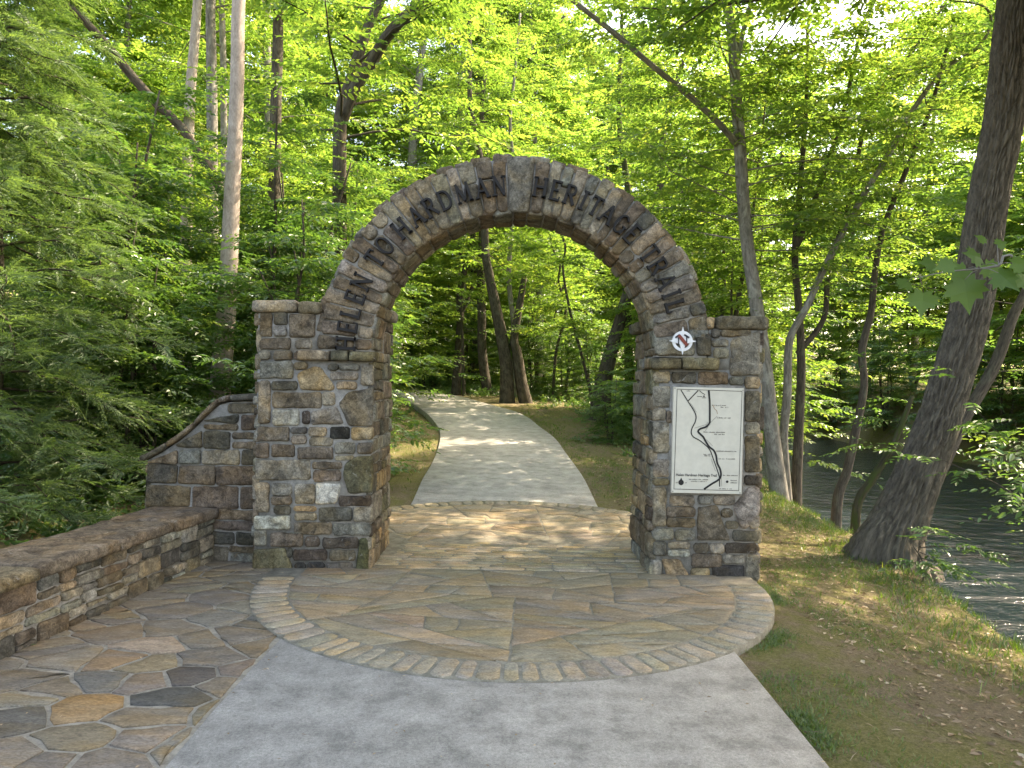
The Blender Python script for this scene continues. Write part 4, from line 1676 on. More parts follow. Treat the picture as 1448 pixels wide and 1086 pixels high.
def make_tree(name, label, cat, pts, rad, bark, leafmat, seed, crown=None, sides=12, limbs=(), group=None, disp=None, n=None, base=True):
    """A tree from a trunk line: Empty at the foot > trunk (> limb), crown."""
    g = np.random.default_rng(seed)
    pts = [Vector(p) for p in pts]
    rad = list(rad)
    if base:
        pts, rad = set_base(pts, rad)
    root = thing(name, label, cat, tuple(pts[0] + Vector((0, 0, .1))), group)
    tb_ = Buf()
    n = n or 5 * len(pts)
    tube(tb_, pts, rad, sides, n, disp=disp)
    smp, _ = catmull(pts, rad, n)
    tr_o = tb_.build('trunk', bark, root)
    for lp, lr in limbs:
        bl_ = Buf()
        tube(bl_, lp, lr, 8, 4 * len(lp))
        bl_.build('limb', bark, root)
    if crown:
        lv = Leaves()
        for spec in (crown if isinstance(crown, list) else [crown]):
            tw = Buf()
            spec = dict(spec)
            path = spec.pop('path', smp)
            crown_on(lv, tw, g, path, **spec)
            if tw.v:
                tw.build('branches', bark, root)
        lv.build('crown', leafmat, root)
    return root


# big leaning oak on the right bank ------------------------------------------
pts, rad = px_path([(1254, 782, 92), (1268, 745, 72), (1293, 685, 61), (1317, 623, 55), (1338, 560, 51), (1372, 440, 50), (1397, 285, 48), (1420, 162, 47), (1438, 0, 46)], 7.9, 8.3)
pts, rad = extend(pts, rad, 12.5, .06)


def oak_disp(an, s, r):
    v = Vector((math.cos(an) * 9.5, math.sin(an) * 9.5, s * 3.6))
    a = abs(noise.noise(v + noise.noise_vector(v * .4) * .8))
    v2 = Vector((math.cos(an) * r * 60, math.sin(an) * r * 60, s * 9))
    fl = .12 * max(0, 1 - s / .7) ** 2 * (.5 + .5 * math.cos(an * 5 + 1.2)) if s < .7 else 0
    return (.040 * min(.30, a) / .30 - .026) * min(1, r / .15) + .006 * noise.noise(v2) + fl


big = make_tree('oak_tree', 'thick dark trunk leaning right over the river bank, deeply furrowed bark', 'tree', pts, rad, M['oak_bark'], M['leaf_bright'], 101,
                crown=[dict(t0=.55, t1=.99, nb=84, rad=lambda u: 4.6 - 2.0 * u, rise=(-.05, .35), nspr=32, slen=1.1, nleaf=14, L=.16, W=.085, r0=.022)], sides=150, disp=oak_disp, n=460)

# birch-like grey tree right of the right pillar
pts, rad = px_path([(1101, 694, 26), (1092, 620, 22), (1084, 540, 21), (1068, 420, 19), (1055, 330, 18), (1046, 205, 17), (1040, 120, 15), (1034, 40, 14), (1022, -20, 12)], 12.4)
pts, rad = extend(pts, rad, 10)
lp, lr = px_path([(1045, 208, 10), (1020, 178, 9), (980, 140, 9), (925, 95, 8), (870, 48, 8), (812, 2, 7), (740, -60, 5)], 12.4, 10.5)
lp2, lr2 = px_path([(1041, 90, 9), (1052, 40, 7), (1070, -20, 5)], 12.4)
make_tree('grey_bark_tree', 'slim mottled grey trunk just right of the right pillar with a long branch sweeping left', 'tree', pts, rad, M['grey_bark'], M['leaf_bright'], 102,
          crown=[dict(t0=.40, t1=.99, nb=64, rad=lambda u: 2.9 - 1.0 * u, rise=(.0, .3), nspr=24, slen=.8, nleaf=12, L=.115, W=.058, r0=.009),
                 dict(path=lp, t0=.3, t1=1, nb=12, rad=lambda u: 1.0, rise=(-.05, .3), nspr=12, slen=.6, nleaf=10, L=.09, W=.045, r0=.006)], limbs=[(lp, lr), (lp2, lr2)])

# companion stems
pts, rad = px_path([(1112, 690, 14), (1108, 620, 12), (1113, 560, 12), (1115, 492, 11), (1122, 467, 10), (1141, 433, 10), (1168, 374, 9), (1194, 324, 9), (1226, 268, 8), (1259, 215, 8), (1292, 154, 7), (1336, 97, 6), (1381, 69, 5), (1401, 32, 4), (1389, 8, 3), (1340, 0, 2)], 12.9, 11.4)
make_tree('crooked_sapling', 'crooked grey sapling beside the mottled trunk, its thin top arching right against the sky', 'tree', pts, rad, M['grey_bark'], M['leaf_bright'], 103,
          crown=dict(t0=.5, t1=1, nb=22, rad=lambda u: 1.2, rise=(0, .3), nspr=13, slen=.6, nleaf=10, L=.09, W=.045, r0=.005))
pts, rad = px_path([(1126, 690, 18), (1130, 600, 15), (1133, 520, 14), (1130, 440, 12), (1124, 360, 11), (1132, 260, 9), (1140, 150, 7), (1142, 40, 5)], 13.2)
rad = [r * .85 for r in rad]
lp, lr = px_path([(1128, 500, 9), (1165, 450, 8), (1172, 380, 8), (1200, 290, 7), (1232, 150, 6), (1300, 60, 5), (1345, -10, 4)], 13.2)
lp2, lr2 = px_path([(1123, 360, 8), (1160, 260, 7), (1195, 150, 6), (1218, 40, 5), (1250, -20, 4)], 13.2)
make_tree('dark_forked_tree', 'thin dark forked stem with many upright limbs behind the crooked grey sapling', 'tree', pts, rad, M['dark_bark'], M['leaf_bright'], 104,
          crown=[dict(t0=.45, t1=1, nb=42, rad=lambda u: 2.1, rise=(0, .35), nspr=20, slen=.7, nleaf=11, L=.11, W=.056, r0=.007),
                 dict(path=lp, t0=.3, t1=1, nb=14, rad=lambda u: 1.4, rise=(0, .35), nspr=14, slen=.65, nleaf=10, L=.10, W=.05, r0=.006)], limbs=[(lp, lr), (lp2, lr2)])
# leaning stem over the water
pts, rad = px_path([(1184, 710, 18), (1198, 665, 16), (1212, 600, 15), (1222, 545, 13), (1219, 495, 14), (1232, 440, 12), (1238, 380, 11), (1250, 320, 10), (1285, 232, 9), (1320, 140, 7), (1350, 20, 5)], 12.2)
rad = [r * .76 for r in rad]
make_tree('leaning_river_tree', 'slender brown stem leaning right above the water between the pillar and the thick furrowed trunk', 'tree', pts, rad, M['dark_bark'], M['leaf_bright'], 105,
          crown=dict(t0=.45, t1=1, nb=42, rad=lambda u: 2.0, rise=(-.05, .35), nspr=20, slen=.7, nleaf=10, L=.10, W=.05, r0=.007))
# mossy log leaning
pts, rad = px_path([(1212, 716, 12), (1232, 680, 11), (1248, 655, 10), (1262, 630, 9), (1275, 600, 8), (1290, 560, 6)], 10.4)
make_tree('mossy_leaning_stem', 'short mossy green stem slanting beside the thick furrowed trunk', 'tree', pts, rad, M['mossy_bark'], M['leaf_mid'], 107,
          crown=dict(t0=.6, t1=1, nb=7, rad=lambda u: .8, rise=(0, .3), nspr=9, slen=.45, nleaf=9, L=.08, W=.04, r0=.005))
# dark trunk behind the oak at right
pts, rad = px_path([(1290, 740, 17), (1318, 692, 17), (1345, 632, 17), (1366, 588, 16), (1406, 518, 16), (1432, 448, 14), (1448, 418, 13), (1490, 330, 12)], 9.6, 10.4)
pts, rad = extend(pts, rad, 9)
make_tree('dark_leaning_tree', 'dark slanting trunk half hidden behind the thick furrowed trunk', 'tree', pts, rad, M['dark_bark'], M['leaf_mid'], 108,
          crown=dict(t0=.3, t1=1, nb=26, rad=lambda u: 1.9, rise=(-.1, .3), nspr=14, slen=.65, nleaf=10, L=.10, W=.05, r0=.007))

# left trunks ------------------------------------------------------------------
TALL = dict(rise=(.05, .5), nspr=26, slen=1.0, nleaf=13, L=.15, W=.08, r0=.016)


def tall(name, label, px, d, bark, seed, H, nb=30, rr=3.4, t0=.55, leaf='leaf_bright', limbs=(), cr=True, tilt=None):
    pts, rad = px_path(px, d)
    pts, rad = extend(pts, rad, H, .04)
    return make_tree(name, label, 'tree', pts, rad, M[bark], M[leaf], seed, crown=[dict(t0=t0, t1=.99, nb=nb, rad=lambda u: rr * (1 - .45 * u), **TALL)] if cr else None, limbs=limbs)


tall('pale_trunk_tree', 'tall straight pale sunlit trunk rising behind the wing wall', [(311, 556, 29), (318, 470, 27), (323, 390, 25), (328, 280, 22), (333, 180, 20), (336, 90, 19), (338, -5, 18)], 10.8, 'pale_bark', 111, 20, 30, 3.2, .72)
tall('peeling_trunk_tree', 'sunlit trunk with peeling bark left of the tall pale trunk', [(262, 400, 17), (264, 300, 16), (266, 205, 15), (270, 120, 14), (275, 60, 13), (280, -5, 12)], 16, 'pale_bark', 112, 21, 46, 3.6, .46)
tall('grey_trunk_tree', 'grey trunk between the peeling trunk and the tall pale trunk', [(301, 420, 17), (300, 300, 16), (300, 180, 15), (299, 80, 14), (298, -5, 13)], 18, 'grey_bark', 113, 22, 46, 3.8, .46)
tall('thin_grey_tree', 'very thin grey trunk touching the left side of the tall pale trunk', [(318, 420, 10), (317, 250, 9), (316, 100, 9), (314, -5, 8)], 22, 'grey_bark', 114, 22, 46, 3.4, 0.4)
tall('dark_straight_tree', 'dark straight trunk standing alone right of the tall pale trunk', [(384, 420, 18), (388, 280, 17), (390, 155, 16), (393, 60, 15), (394, -5, 14)], 17, 'dark_bark', 115, 22, 46, 3.6, .46)
tall('faint_straight_tree', 'slim faint trunk just left of the dark straight one', [(379, 420, 11), (379, 150, 10), (378, -5, 9)], 27, 'grey_bark', 116, 22, 46, 3.8, 0.34)
pts, rad = px_path([(480, 420, 22), (480, 260, 20), (482, 165, 19), (495, 120, 18), (512, 62, 15), (530, 15, 13), (545, -15, 12)], 14)
pts, rad = extend(pts, rad, 17)
lp, lr = px_path([(484, 170, 17), (500, 128, 17), (524, 90, 17), (545, 55, 16), (566, 30, 15), (600, 0, 14), (650, -45, 11)], 14, 13)
make_tree('forked_dark_tree', 'forked dark trunk whose thick limb slants right above the left half of the arch', 'tree', pts, rad, M['dark_bark'], M['leaf_bright'], 117,
          crown=[dict(t0=.33, t1=.99, nb=40, rad=lambda u: 3.2 - u, **TALL), dict(path=lp, t0=.5, t1=1, nb=8, rad=lambda u: 1.4, rise=(0, .4), nspr=12, slen=.6, nleaf=10, L=.10, W=.05, r0=.008)], limbs=[(lp, lr)])
tall('slim_pale_tree', 'slim pale trunk right of the forked dark trunk, above the letters', [(578, 420, 13), (584, 200, 12), (592, 120, 11), (598, 60, 10), (606, -5, 9)], 34, 'grey_bark', 118, 20, 46, 3.6, 0.3)
pts, rad = px_path([(652, 420, 15), (650, 260, 14), (649, 186, 13), (655, 93, 12), (661, 46, 10), (668, -5, 8)], 35)
lp, lr = px_path([(654, 110, 8), (640, 70, 7), (632, 30, 5), (640, -10, 4)], 35)
pts, rad = extend(pts, rad, 26)
make_tree('bare_topped_tree', 'grey trunk with thin spreading top limbs above the arch left of the keystone', 'tree', pts, rad, M['grey_bark'], M['leaf_bright'], 119,
          crown=dict(t0=.28, t1=.99, nb=44, rad=lambda u: 3.2, **TALL), limbs=[(lp, lr)])
pts, rad = px_path([(676, 420, 13), (677, 260, 12), (678, 135, 11), (680, 56, 9), (682, -5, 7)], 36)
lp, lr = px_path([(677, 136, 9), (698, 115, 8), (730, 104, 7), (757, 78, 6), (800, 20, 4)], 36, 34)
pts, rad = extend(pts, rad, 26)
make_tree('side_limbed_tree', 'brown trunk with a limb bending right directly above the keystone', 'tree', pts, rad, M['dark_bark'], M['leaf_bright'], 120,
          crown=dict(t0=.28, t1=.99, nb=44, rad=lambda u: 3.2, **TALL), limbs=[(lp, lr)])
pts, rad = px_path([(330, 330, 20), (270, 200, 18), (215, 140, 18), (172, 90, 17), (150, 62, 16), (120, 30, 15), (90, 0, 13)], 15, 13)
rad = [r * .72 for r in rad]
make_tree('slanting_dead_tree', 'rough dead trunk slanting up to the left in the top left corner', 'tree', pts, rad, M['dark_bark'], M['leaf_mid'], 121, crown=None)

# trunks seen through the arch --------------------------------------------------
def arch_tree(name, label, px, d, bark, seed, H, limbs=(), leaf='leaf_bright', nb=22, rr=2.6, t0=.3):
    pts, rad = px_path(px, d)
    pts, rad = extend(pts, rad, H, .04)
    return make_tree(name, label, 'tree', pts, rad, M[bark], M[leaf], seed, limbs=limbs,
                     crown=[dict(t0=t0, t1=.99, nb=nb + 10, rad=lambda u: rr * (1 - .3 * u), rise=(0, .4), nspr=20, slen=.95, nleaf=12, L=.15, W=.08, r0=.010)])


lp, lr = px_path([(651, 445, 7), (660, 425, 6), (668, 405, 4)], 29)
arch_tree('forked_arch_tree', 'dark trunk with a low fork seen through the left of the arch opening', [(645, 552, 14), (648, 500, 11), (651, 450, 10), (650, 415, 9), (660, 370, 8)], 29, 'dark_bark', 131, 13, [(lp, lr)])
arch_tree('thin_arch_tree', 'thin dark stem close to the right of the forked trunk within the arch', [(656, 556, 5), (654, 480, 4), (652, 420, 4)], 28, 'dark_bark', 132, 9, nb=12, rr=1.8)
arch_tree('straight_arch_tree', 'straight dark trunk standing between the forked trunk and the thick twin trunks in the arch', [(689, 553, 15), (682, 500, 13), (681, 440, 12), (680, 390, 11), (682, 330, 10)], 28, 'dark_bark', 133, 16)
lp, lr = px_path([(744, 572, 20), (737, 540, 17), (731, 500, 15), (727, 480, 12), (735, 430, 10), (742, 390, 8)], 24.5)
arch_tree('twin_trunk_tree', 'thick twin trunked tree at the centre of the arch opening beside the trail bend', [(717, 566, 22), (716, 520, 18), (710, 480, 17), (700, 430, 15), (692, 390, 13), (686, 350, 11)], 24.5, 'dark_bark', 134, 15, [(lp, lr)], nb=26)
arch_tree('slender_arch_tree', 'slender pale stem rising from behind the twin trunks in the arch', [(728, 555, 8), (727, 470, 7), (720, 400, 7), (722, 340, 6)], 27, 'grey_bark', 135, 15, nb=14)
arch_tree('slanted_arch_tree', 'stout dark trunk slanting right at the right side of the arch opening', [(850, 566, 28), (856, 530, 22), (866, 490, 19), (878, 450, 17), (886, 420, 15), (905, 370, 12)], 20, 'dark_bark', 136, 12, nb=24)
arch_tree('ivy_clad_tree', 'dark upright trunk nearly touching the right pillar in the arch opening', [(890, 560, 14), (889, 500, 13), (887, 440, 12), (885, 400, 11)], 22, 'mossy_bark', 137, 14, nb=20)
arch_tree('bent_arch_sapling', 'thin sapling bending left between the twin trunks and the slanted trunk in the arch', [(782, 560, 4), (786, 500, 4), (800, 440, 4), (790, 400, 3)], 27, 'dark_bark', 138, 8, nb=12, rr=1.6)
arch_tree('diagonal_arch_sapling', 'thin bare sapling slanting up to the left before the slanted trunk in the arch', [(836, 560, 5), (822, 500, 4), (806, 440, 4), (796, 380, 3)], 23, 'dark_bark', 139, 8, nb=12, rr=1.6)

# ------------------------------------------------------------------ understory: prototypes copied
def proto_understory(seed, H, rad, nb, leaf, L, W, stems=3, nspr=14, slen=.62, nleaf=11, t0=.12, rise=(-.05, .35), tint=(.5, .25), bark='dark_bark', droop=.25):
    g = np.random.default_rng(seed)
    root = thing('understory_tree', 'temporary', 'tree')
    tb_ = Buf()
    lv = Leaves()
    tw = Buf()
    for s in range(stems):
        az = s * 2.2 + g.uniform(0, 1)
        lean = g.uniform(.05, .22) if stems > 1 else .05
        pts = [Vector((0.08 * math.cos(az), .08 * math.sin(az), -.25))]
        for k in range(1, 6):
            f = k / 5
            pts.append(Vector((math.cos(az) * lean * H * f + g.normal(0, .06), math.sin(az) * lean * H * f + g.normal(0, .06), H * f * (1 - .12 * s))))
        r = .012 * H * .8
        tube(tb_, pts, [r * (1 - .85 * k / 5) + .004 for k in range(6)], 7, 14)
        crown_on(lv, tw, g, pts, t0, 1.0, nb // stems, lambda u: rad * (1.0 - .55 * u ** 1.5), rise, nspr, slen, nleaf, L, W, az0=g.uniform(0, 6), r0=.006, tint=tint, droop=droop)
    tb_.build('trunk', M[bark], root)
    tw.build('branches', M[bark], root)
    lv.build('crown', M[leaf], root)
    return root


PROTO = [
    proto_understory(201, 6.5, 2.3, 84, 'leaf_mid', .115, .056, 3, nspr=19),
    proto_understory(202, 8.0, 2.6, 90, 'leaf_bright', .125, .062, 3, nspr=19),
    proto_understory(203, 4.2, 1.8, 76, 'leaf_mid', .105, .050, 4, t0=.06, nspr=17),
    proto_understory(204, 9.5, 3.0, 100, 'leaf_bright', .15, .078, 2, nspr=22, slen=.85),
    proto_understory(205, 2.4, 1.3, 60, 'leaf_mid', .09, .045, 5, nspr=13, slen=.45, t0=.04),
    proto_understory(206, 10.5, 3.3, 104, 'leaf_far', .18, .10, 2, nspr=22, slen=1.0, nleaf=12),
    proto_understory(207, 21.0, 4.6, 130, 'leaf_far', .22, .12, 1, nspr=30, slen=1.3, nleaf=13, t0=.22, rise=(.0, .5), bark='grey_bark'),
]
used = [False] * len(PROTO)


def plant(k, px, d, s, label, group, rz=None, name=None, cat='tree', X=None):
    x = (px - 724) * d / F_PX if X is None else X
    if not used[k]:
        o = PROTO[k]
        used[k] = True
    else:
        o = copy_tree(PROTO[k])
    if name:
        o.name = name
    o.location = (x, d, gz(x, d))
    o.rotation_euler = (0, 0, (px * 1.7 + d * 3.1) % 6.28 if rz is None else rz)
    o.scale = (s, s, s * (.92 + .16 * ((px * 13) % 10) / 10))
    tag(o, label, cat, group)
    return o


TG = 'tall canopy trees closing the forest'
LG, AG, RG, FG = 'leafy trees behind the left walls', 'leafy trees beyond the trail', 'leafy trees on the near river bank', 'leafy trees on the far river bank'
UND = [
    # k, px, depth, scale, label, group
    (2, 165, 9.0, .80, 'bright layered bush right behind the wing wall', LG),
    (2, 205, 9.4, .70, 'low leafy bush between the dark evergreen and the wing wall', LG),
    (0, 385, 13.0, .92, 'layered sapling behind the left pillar at the foot of the tall pale trunk', LG),
    (0, 425, 14.0, .85, 'leafy sapling filling the gap between left pillar cap and arch curve', LG),
    (1, 235, 13.5, .70, 'bright leafy tree between the evergreen and the tall pale trunk', LG),
    (1, 420, 17.5, .88, 'bright leafy tree behind the dark straight trunk', LG),
    (3, 170, 17.0, .85, 'tall leafy tree behind the evergreen below the slanting dead trunk', LG),
    (3, 520, 21.0, .82, 'tall leafy tree behind the forked dark trunk', LG),
    (3, 40, 16.0, .95, 'tall leafy tree in the far left corner above the evergreen', LG),
    (3, 330, 24.0, .95, 'tall far leafy tree in line with the tall pale trunk', LG),
    (5, 455, 29.0, .90, 'tall far yellowish tree between the dark straight and forked trunks', LG),
    (5, 220, 30.0, 1.0, 'tall far yellowish tree left of the peeling trunk', LG),
    (0, 430, 16.5, .75, 'green bush at the left edge of the arch opening beside the trail', AG),
    (0, 478, 23.5, .85, 'green leafy sapling where the trail disappears left within the arch', AG),
    (1, 612, 33.0, .95, 'leafy tree across the trail behind the forked trunk in the arch', AG),
    (5, 668, 38.0, .95, 'far yellowish tree between forked and straight trunks in the arch', AG),
    (1, 762, 31.0, .80, 'leafy tree just right of the twin trunks in the arch', AG),
    (5, 720, 40.0, .95, 'far yellowish tree directly behind the twin trunks', AG),
    (1, 950, 21.0, .75, 'leafy tree hidden mostly behind the right pillar', AG),
    (4, 862, 15.2, .55, 'small green bush at the foot of the right pillar inside the arch', AG),
    (4, 905, 16.5, .72, 'rounded green bush tucked behind the right pillar', AG),
    (3, 990, 23.0, .80, 'leafy tree rising behind the right shoulder of the arch', AG),
    (5, 905, 45.0, 1.0, 'far yellowish tree above the right half of the arch', AG),
    (5, 780, 44.0, 1.15, 'tallest far yellowish tree above the keystone', AG),
    (1, 1030, 16.5, .78, 'bright tree just behind the mottled grey trunk', RG),
    (5, 1165, 42.0, .85, 'far bank tree seen left of the leaning brown stem', FG),
    (5, 1225, 37.0, .85, 'far bank tree seen right behind the leaning brown stem', FG),
    (3, 1290, 33.5, .85, 'far bank tree just left of the thick furrowed trunk', FG),
    (5, 1370, 30.0, .90, 'far bank tree directly behind the thick furrowed trunk', FG),
    (3, 1440, 27.5, .85, 'far bank tree at the right edge of the view', FG),
    (2, 1255, 31.5, 1.0, 'low far bank bush overhanging the water left of the thick trunk', FG),
    (2, 1345, 27.5, 1.0, 'low far bank bush overhanging the water behind the thick trunk', FG),
    (2, 1420, 25.0, 1.0, 'low far bank bush overhanging the dark water at the right edge', FG),
    (2, 1180, 37.5, 1.1, 'low far bank bush at the upstream bend of the river', FG),
    (5, 1050, 46.0, 1.15, 'tall far tree at the head of the river behind the right pillar', FG),
    (5, 1330, 44.0, 1.25, 'tallest far bank tree rising above the others left of the thick trunk', FG),
    (3, 1018, 16.5, .85, 'leafy tree directly behind the top of the right pillar', RG),
    (3, 992, 19.5, .85, 'leafy tree shading the trail behind the right shoulder of the arch', RG),
    (6, 150, 27.0, .95, 'tall canopy tree high behind the slanting dead trunk', TG),
    (6, 345, 33.0, .95, 'tall canopy tree between the tall pale trunk and the dark straight trunk', TG),
    (6, 440, 38.0, 1.0, 'tall canopy tree left of the forked dark trunk', TG),
    (6, 545, 40.0, .95, 'tall canopy tree right of the forked dark trunk', TG),
    (6, 625, 47.0, .90, 'tall canopy tree above the letters left of the keystone', TG),
    (6, 720, 50.0, .85, 'tall canopy tree straight above the keystone', TG),
    (6, 815, 56.0, 1.1, 'tall canopy tree right of the keystone', TG),
    (6, 905, 54.0, 1.15, 'tall canopy tree behind the sweeping branch above the right half of the arch', TG),
    (6, 1000, 57.0, 1.2, 'tall canopy tree left of the mottled grey trunk', TG),
    (6, 1190, 44.0, .95, 'tall far bank tree behind the dark forked stem', TG),
    (6, 1290, 38.0, 1.0, 'tall far bank tree behind the arching grey sapling', TG),
    (6, 1400, 32.0, .90, 'tall far bank tree crowning out behind the thick furrowed trunk', TG),
    (6, 1090, 52.0, 1.1, 'tallest distant tree right of the mottled grey trunk', TG),
    (5, 1530, 24.0, 1.0, 'added unseen far bank tree just past the right border of the view', FG),  # this run past the right border is added to darken the river's reflection
    (5, 1650, 21.0, 1.05, 'added unseen far bank tree opposite the thick furrowed trunk', FG),
    (6, 1590, 29.0, .9, 'added unseen tall far bank tree past the right border of the view', FG),
    (5, 1850, 17.5, 1.0, 'added unseen far bank tree opposite the approach path', FG),
    (6, 1760, 24.0, .9, 'added unseen tall far bank tree opposite the leafy riverside shrub', FG),
    (5, 2150, 13.5, 1.0, 'added unseen far bank tree opposite the foreground bank', FG),
    (2, 1560, 22.5, 1.1, 'added unseen low far bank bush opposite the leafy riverside shrub', FG),
    (2, 1700, 19.0, 1.1, 'added unseen low far bank bush opposite the approach path', FG),
    (2, 598, 32.0, 1.0, 'low bush across the trail left of the forked trunk in the arch', AG),
    (2, 668, 33.5, 1.0, 'low bush between the forked and the straight dark trunks in the arch', AG),
    (2, 752, 29.5, .85, 'low bush at the right foot of the twin trunks', AG),
    (2, 800, 28.5, .85, 'low bush behind the thin bent sapling in the arch', AG),
    (2, 835, 26.5, .80, 'low bush left of the stout slanted trunk in the arch', AG),
    (2, 720, 36.0, 1.1, 'low bush well behind the twin trunks', AG),
    (6, 765, 35.0, .95, 'tall canopy tree in the gap of sky above the keystone', TG),
    (6, 700, 43.0, 1.15, 'tallest canopy tree behind the brown side limbed trunk', TG),
    (6, 840, 48.0, 1.2, 'tallest canopy tree beyond the right half of the arch', TG),
    (6, 40, 24.0, .85, 'tall canopy tree in the top left corner', TG),
    (6, 250, 40.0, 1.05, 'tall canopy tree far behind the peeling trunk', TG),
    (3, 560, 30.0, .95, 'tall leafy tree beyond the trail above the left shoulder of the arch', AG),
    (3, 640, 40.0, 1.1, 'tall leafy tree far behind the forked trunk in the arch', AG),
    (2, 392, 11.8, 1.0, 'bright layered bush between the tall pale trunk and the left pillar', LG),
    (2, 405, 10.4, .95, 'bright layered bush directly behind the left pillar', LG),
    (0, 130, 10.8, .85, 'bright layered sapling just left of the tall pale trunk', LG),
    (1, 455, 15.8, .72, 'bright sapling behind the left curve of the arch', LG),
    (0, 120, 11.0, .95, 'dense sapling hidden behind the dark evergreen', LG),
]
for k, px, d, s, lab, grp in UND:
    bush = k in (2, 4)
    plant(k, px, d, s, lab, grp, name='leafy_bush' if bush else 'understory_tree', cat='bush' if bush else 'tree')


# ------------------------------------------------------------------ evergreen at left
def evergreen(label, x, y, H, rad, nb, seed, name='evergreen_tree'):
    g = np.random.default_rng(seed)
    z = gz(x, y)
    root = thing(name, label, 'tree', (x, y, z))
    tb_, tw = Buf(), Buf()
    pts = [Vector((x, y, z - .2)), Vector((x + .1, y, z + H * .3)), Vector((x - .05, y + .1, z + H * .65)), Vector((x, y, z + H))]
    tube(tb_, pts, [.11, .085, .05, .01], 10, 16)
    smp, _ = catmull(pts, [1] * 4, 16)
    lv = Leaves()
    # main limbs then dense feathery sprigs on sub-branches
    for i in range(nb):
        u = (i + g.uniform()) / nb
        o = np.array(pts[0]) * 0 + np.array([x, y, z + H * (.02 + .96 * u)])
        az = i * 2.39996 + g.normal(0, .25)
        ln = rad * (1 - .70 * u) * g.uniform(.7, 1.15)
        rise = g.uniform(-.05, .35)
        s = np.linspace(0, 1, 7)
        h = np.array([math.cos(az), math.sin(az), 0])
        P = o + h * (ln * s)[:, None] + np.array([0, 0, 1.0]) * (ln * (rise * s - .30 * s * s))[:, None] + np.cumsum(g.normal(0, .02, (7, 3)), 0) * ln
        tube(tw, [Vector(p) for p in P], [.016 * (1 - .8 * q) for q in s], 4)
        m = int(40 * ln)
        q = g.uniform(.12, 1, m)
        i0 = np.minimum((q * 6).astype(int), 5)
        fr = q * 6 - i0
        O = P[i0] * (1 - fr)[:, None] + P[i0 + 1] * fr[:, None]
        a2 = az + g.choice([-1, 1], m) * np.radians(g.uniform(20, 75, m))
        el = g.normal(.12, .3, m)
        D = np.stack([np.cos(a2) * np.cos(el), np.sin(a2) * np.cos(el), np.sin(el)], 1)
        sprays(lv, g, O, D, .42 * g.uniform(.5, 1.2, m) * (1.2 - .4 * q), 30, .062, .0135, .25, .5, (25, 55), (.45, .28))
    tb_.build('trunk', M['dark_bark'], root)
    tw.build('branches', M['dark_bark'], root)
    lv.build('crown', M['needle'], root, simple=True)
    return root


evergreen('dark feathery evergreen filling the left edge behind the seat wall', -5.35, 7.5, 6.8, 2.1, 175, 301)
evergreen('dark feathery evergreen cut off by the left border, nearest to the viewer', -4.6, 4.6, 5.2, 1.35, 110, 302)

# ------------------------------------------------------------------ overhanging branches at right
def maple_leaf(buf, c, d, n, size, col):
    d = d.normalized()
    s = d.cross(n).normalized()
    n = s.cross(d)
    out = [(0, 0), (.10, -.10), (.30, -.16), (.28, .02), (.58, .08), (.46, .20), (.62, .38), (.40, .40), (.42, .58), (.22, .55), (.10, .74), (0, 1.0)]
    prof = out + [(-x, y) for x, y in out[-2:0:-1]]
    V = [c + s * (x * size) + d * (y * size) + n * (-.12 * size * (abs(x) * 1.2 + max(0, y - .4))) for x, y in prof]
    cc = c + d * size * .32
    k = len(V)
    buf.add(V + [cc], [(i, (i + 1) % k, k) for i in range(k)], col)


rngM = random.Random(77)
maple = thing('maple_sapling', 'big lobed maple leaves hanging in front of the thick furrowed trunk', 'tree', (2.75, 2.9, gz(2.75, 2.9)))
tb_ = Buf()
bx, by, bz = maple.location
tube(tb_, [Vector((bx, by, bz - .15)), Vector((bx + .03, by, bz + .9)), Vector((bx - .02, by + .03, bz + 1.9)), Vector((bx + .05, by, bz + 2.8))], [.028, .024, .018, .006], 8, 16)
tb_.build('trunk', M['grey_bark'], maple)
tb_ = Buf()
lm = Buf()
main = [Vector((bx - .01, by + .02, bz + 1.75)), at(1452, 372, 3.0), at(1412, 376, 3.0), at(1385, 380, 3.0), at(1340, 384, 3.0), at(1300, 392, 3.0)]
tube(tb_, main, [.009, .006, .005, .004, .003, .002], 6, 20)
for (px, py, w, ax, ay) in ((1306, 420, 50, -.2, -1), (1283, 404, 30, -.7, -.6), (1364, 402, 62, .1, -1), (1322, 380, 34, -1, .15), (1346, 378, 32, -.6, -.3), (1366, 386, 44, -.7, -.8), (1386, 370, 40, -.8, .2), (1394, 380, 38, .4, -.5), (1412, 392, 46, .5, -.9), (1440, 394, 40, .3, -.9), (1394, 346, 22, -.5, .4), (1410, 352, 22, .7, .3), (1432, 378, 34, .9, -.2)):
    c = at(px, py - 6, 3.0 + rngM.uniform(-.12, .12))
    d = Vector((ax, rngM.uniform(-.5, .2), ay * .75))
    nrm = Vector((rngM.uniform(-.4, .4), -.85, .5))
    size = w * .82 * 3.0 / F_PX
    near = min(main, key=lambda p: (p - c).length)
    tube(tb_, [near, (near + c) / 2 + Vector((0, 0, .008)), c], [.0022, .0016, .0012], 5)
    maple_leaf(lm, c, d, nrm, size, (.05, .1, .02))
tb_.build('branch', M['grey_bark'], maple)
ml = lm.build('crown', M['maple_leaf'], maple, False)
at_ = ml.data.attributes.new('tint', 'FLOAT', 'FACE')
tv = []
for i in range(len(lm.f) // 22):
    tv += [rngM.uniform(.25, .75)] * 22
tv += [.5] * (len(lm.f) - len(tv))
at_.data.foreach_set('value', tv)


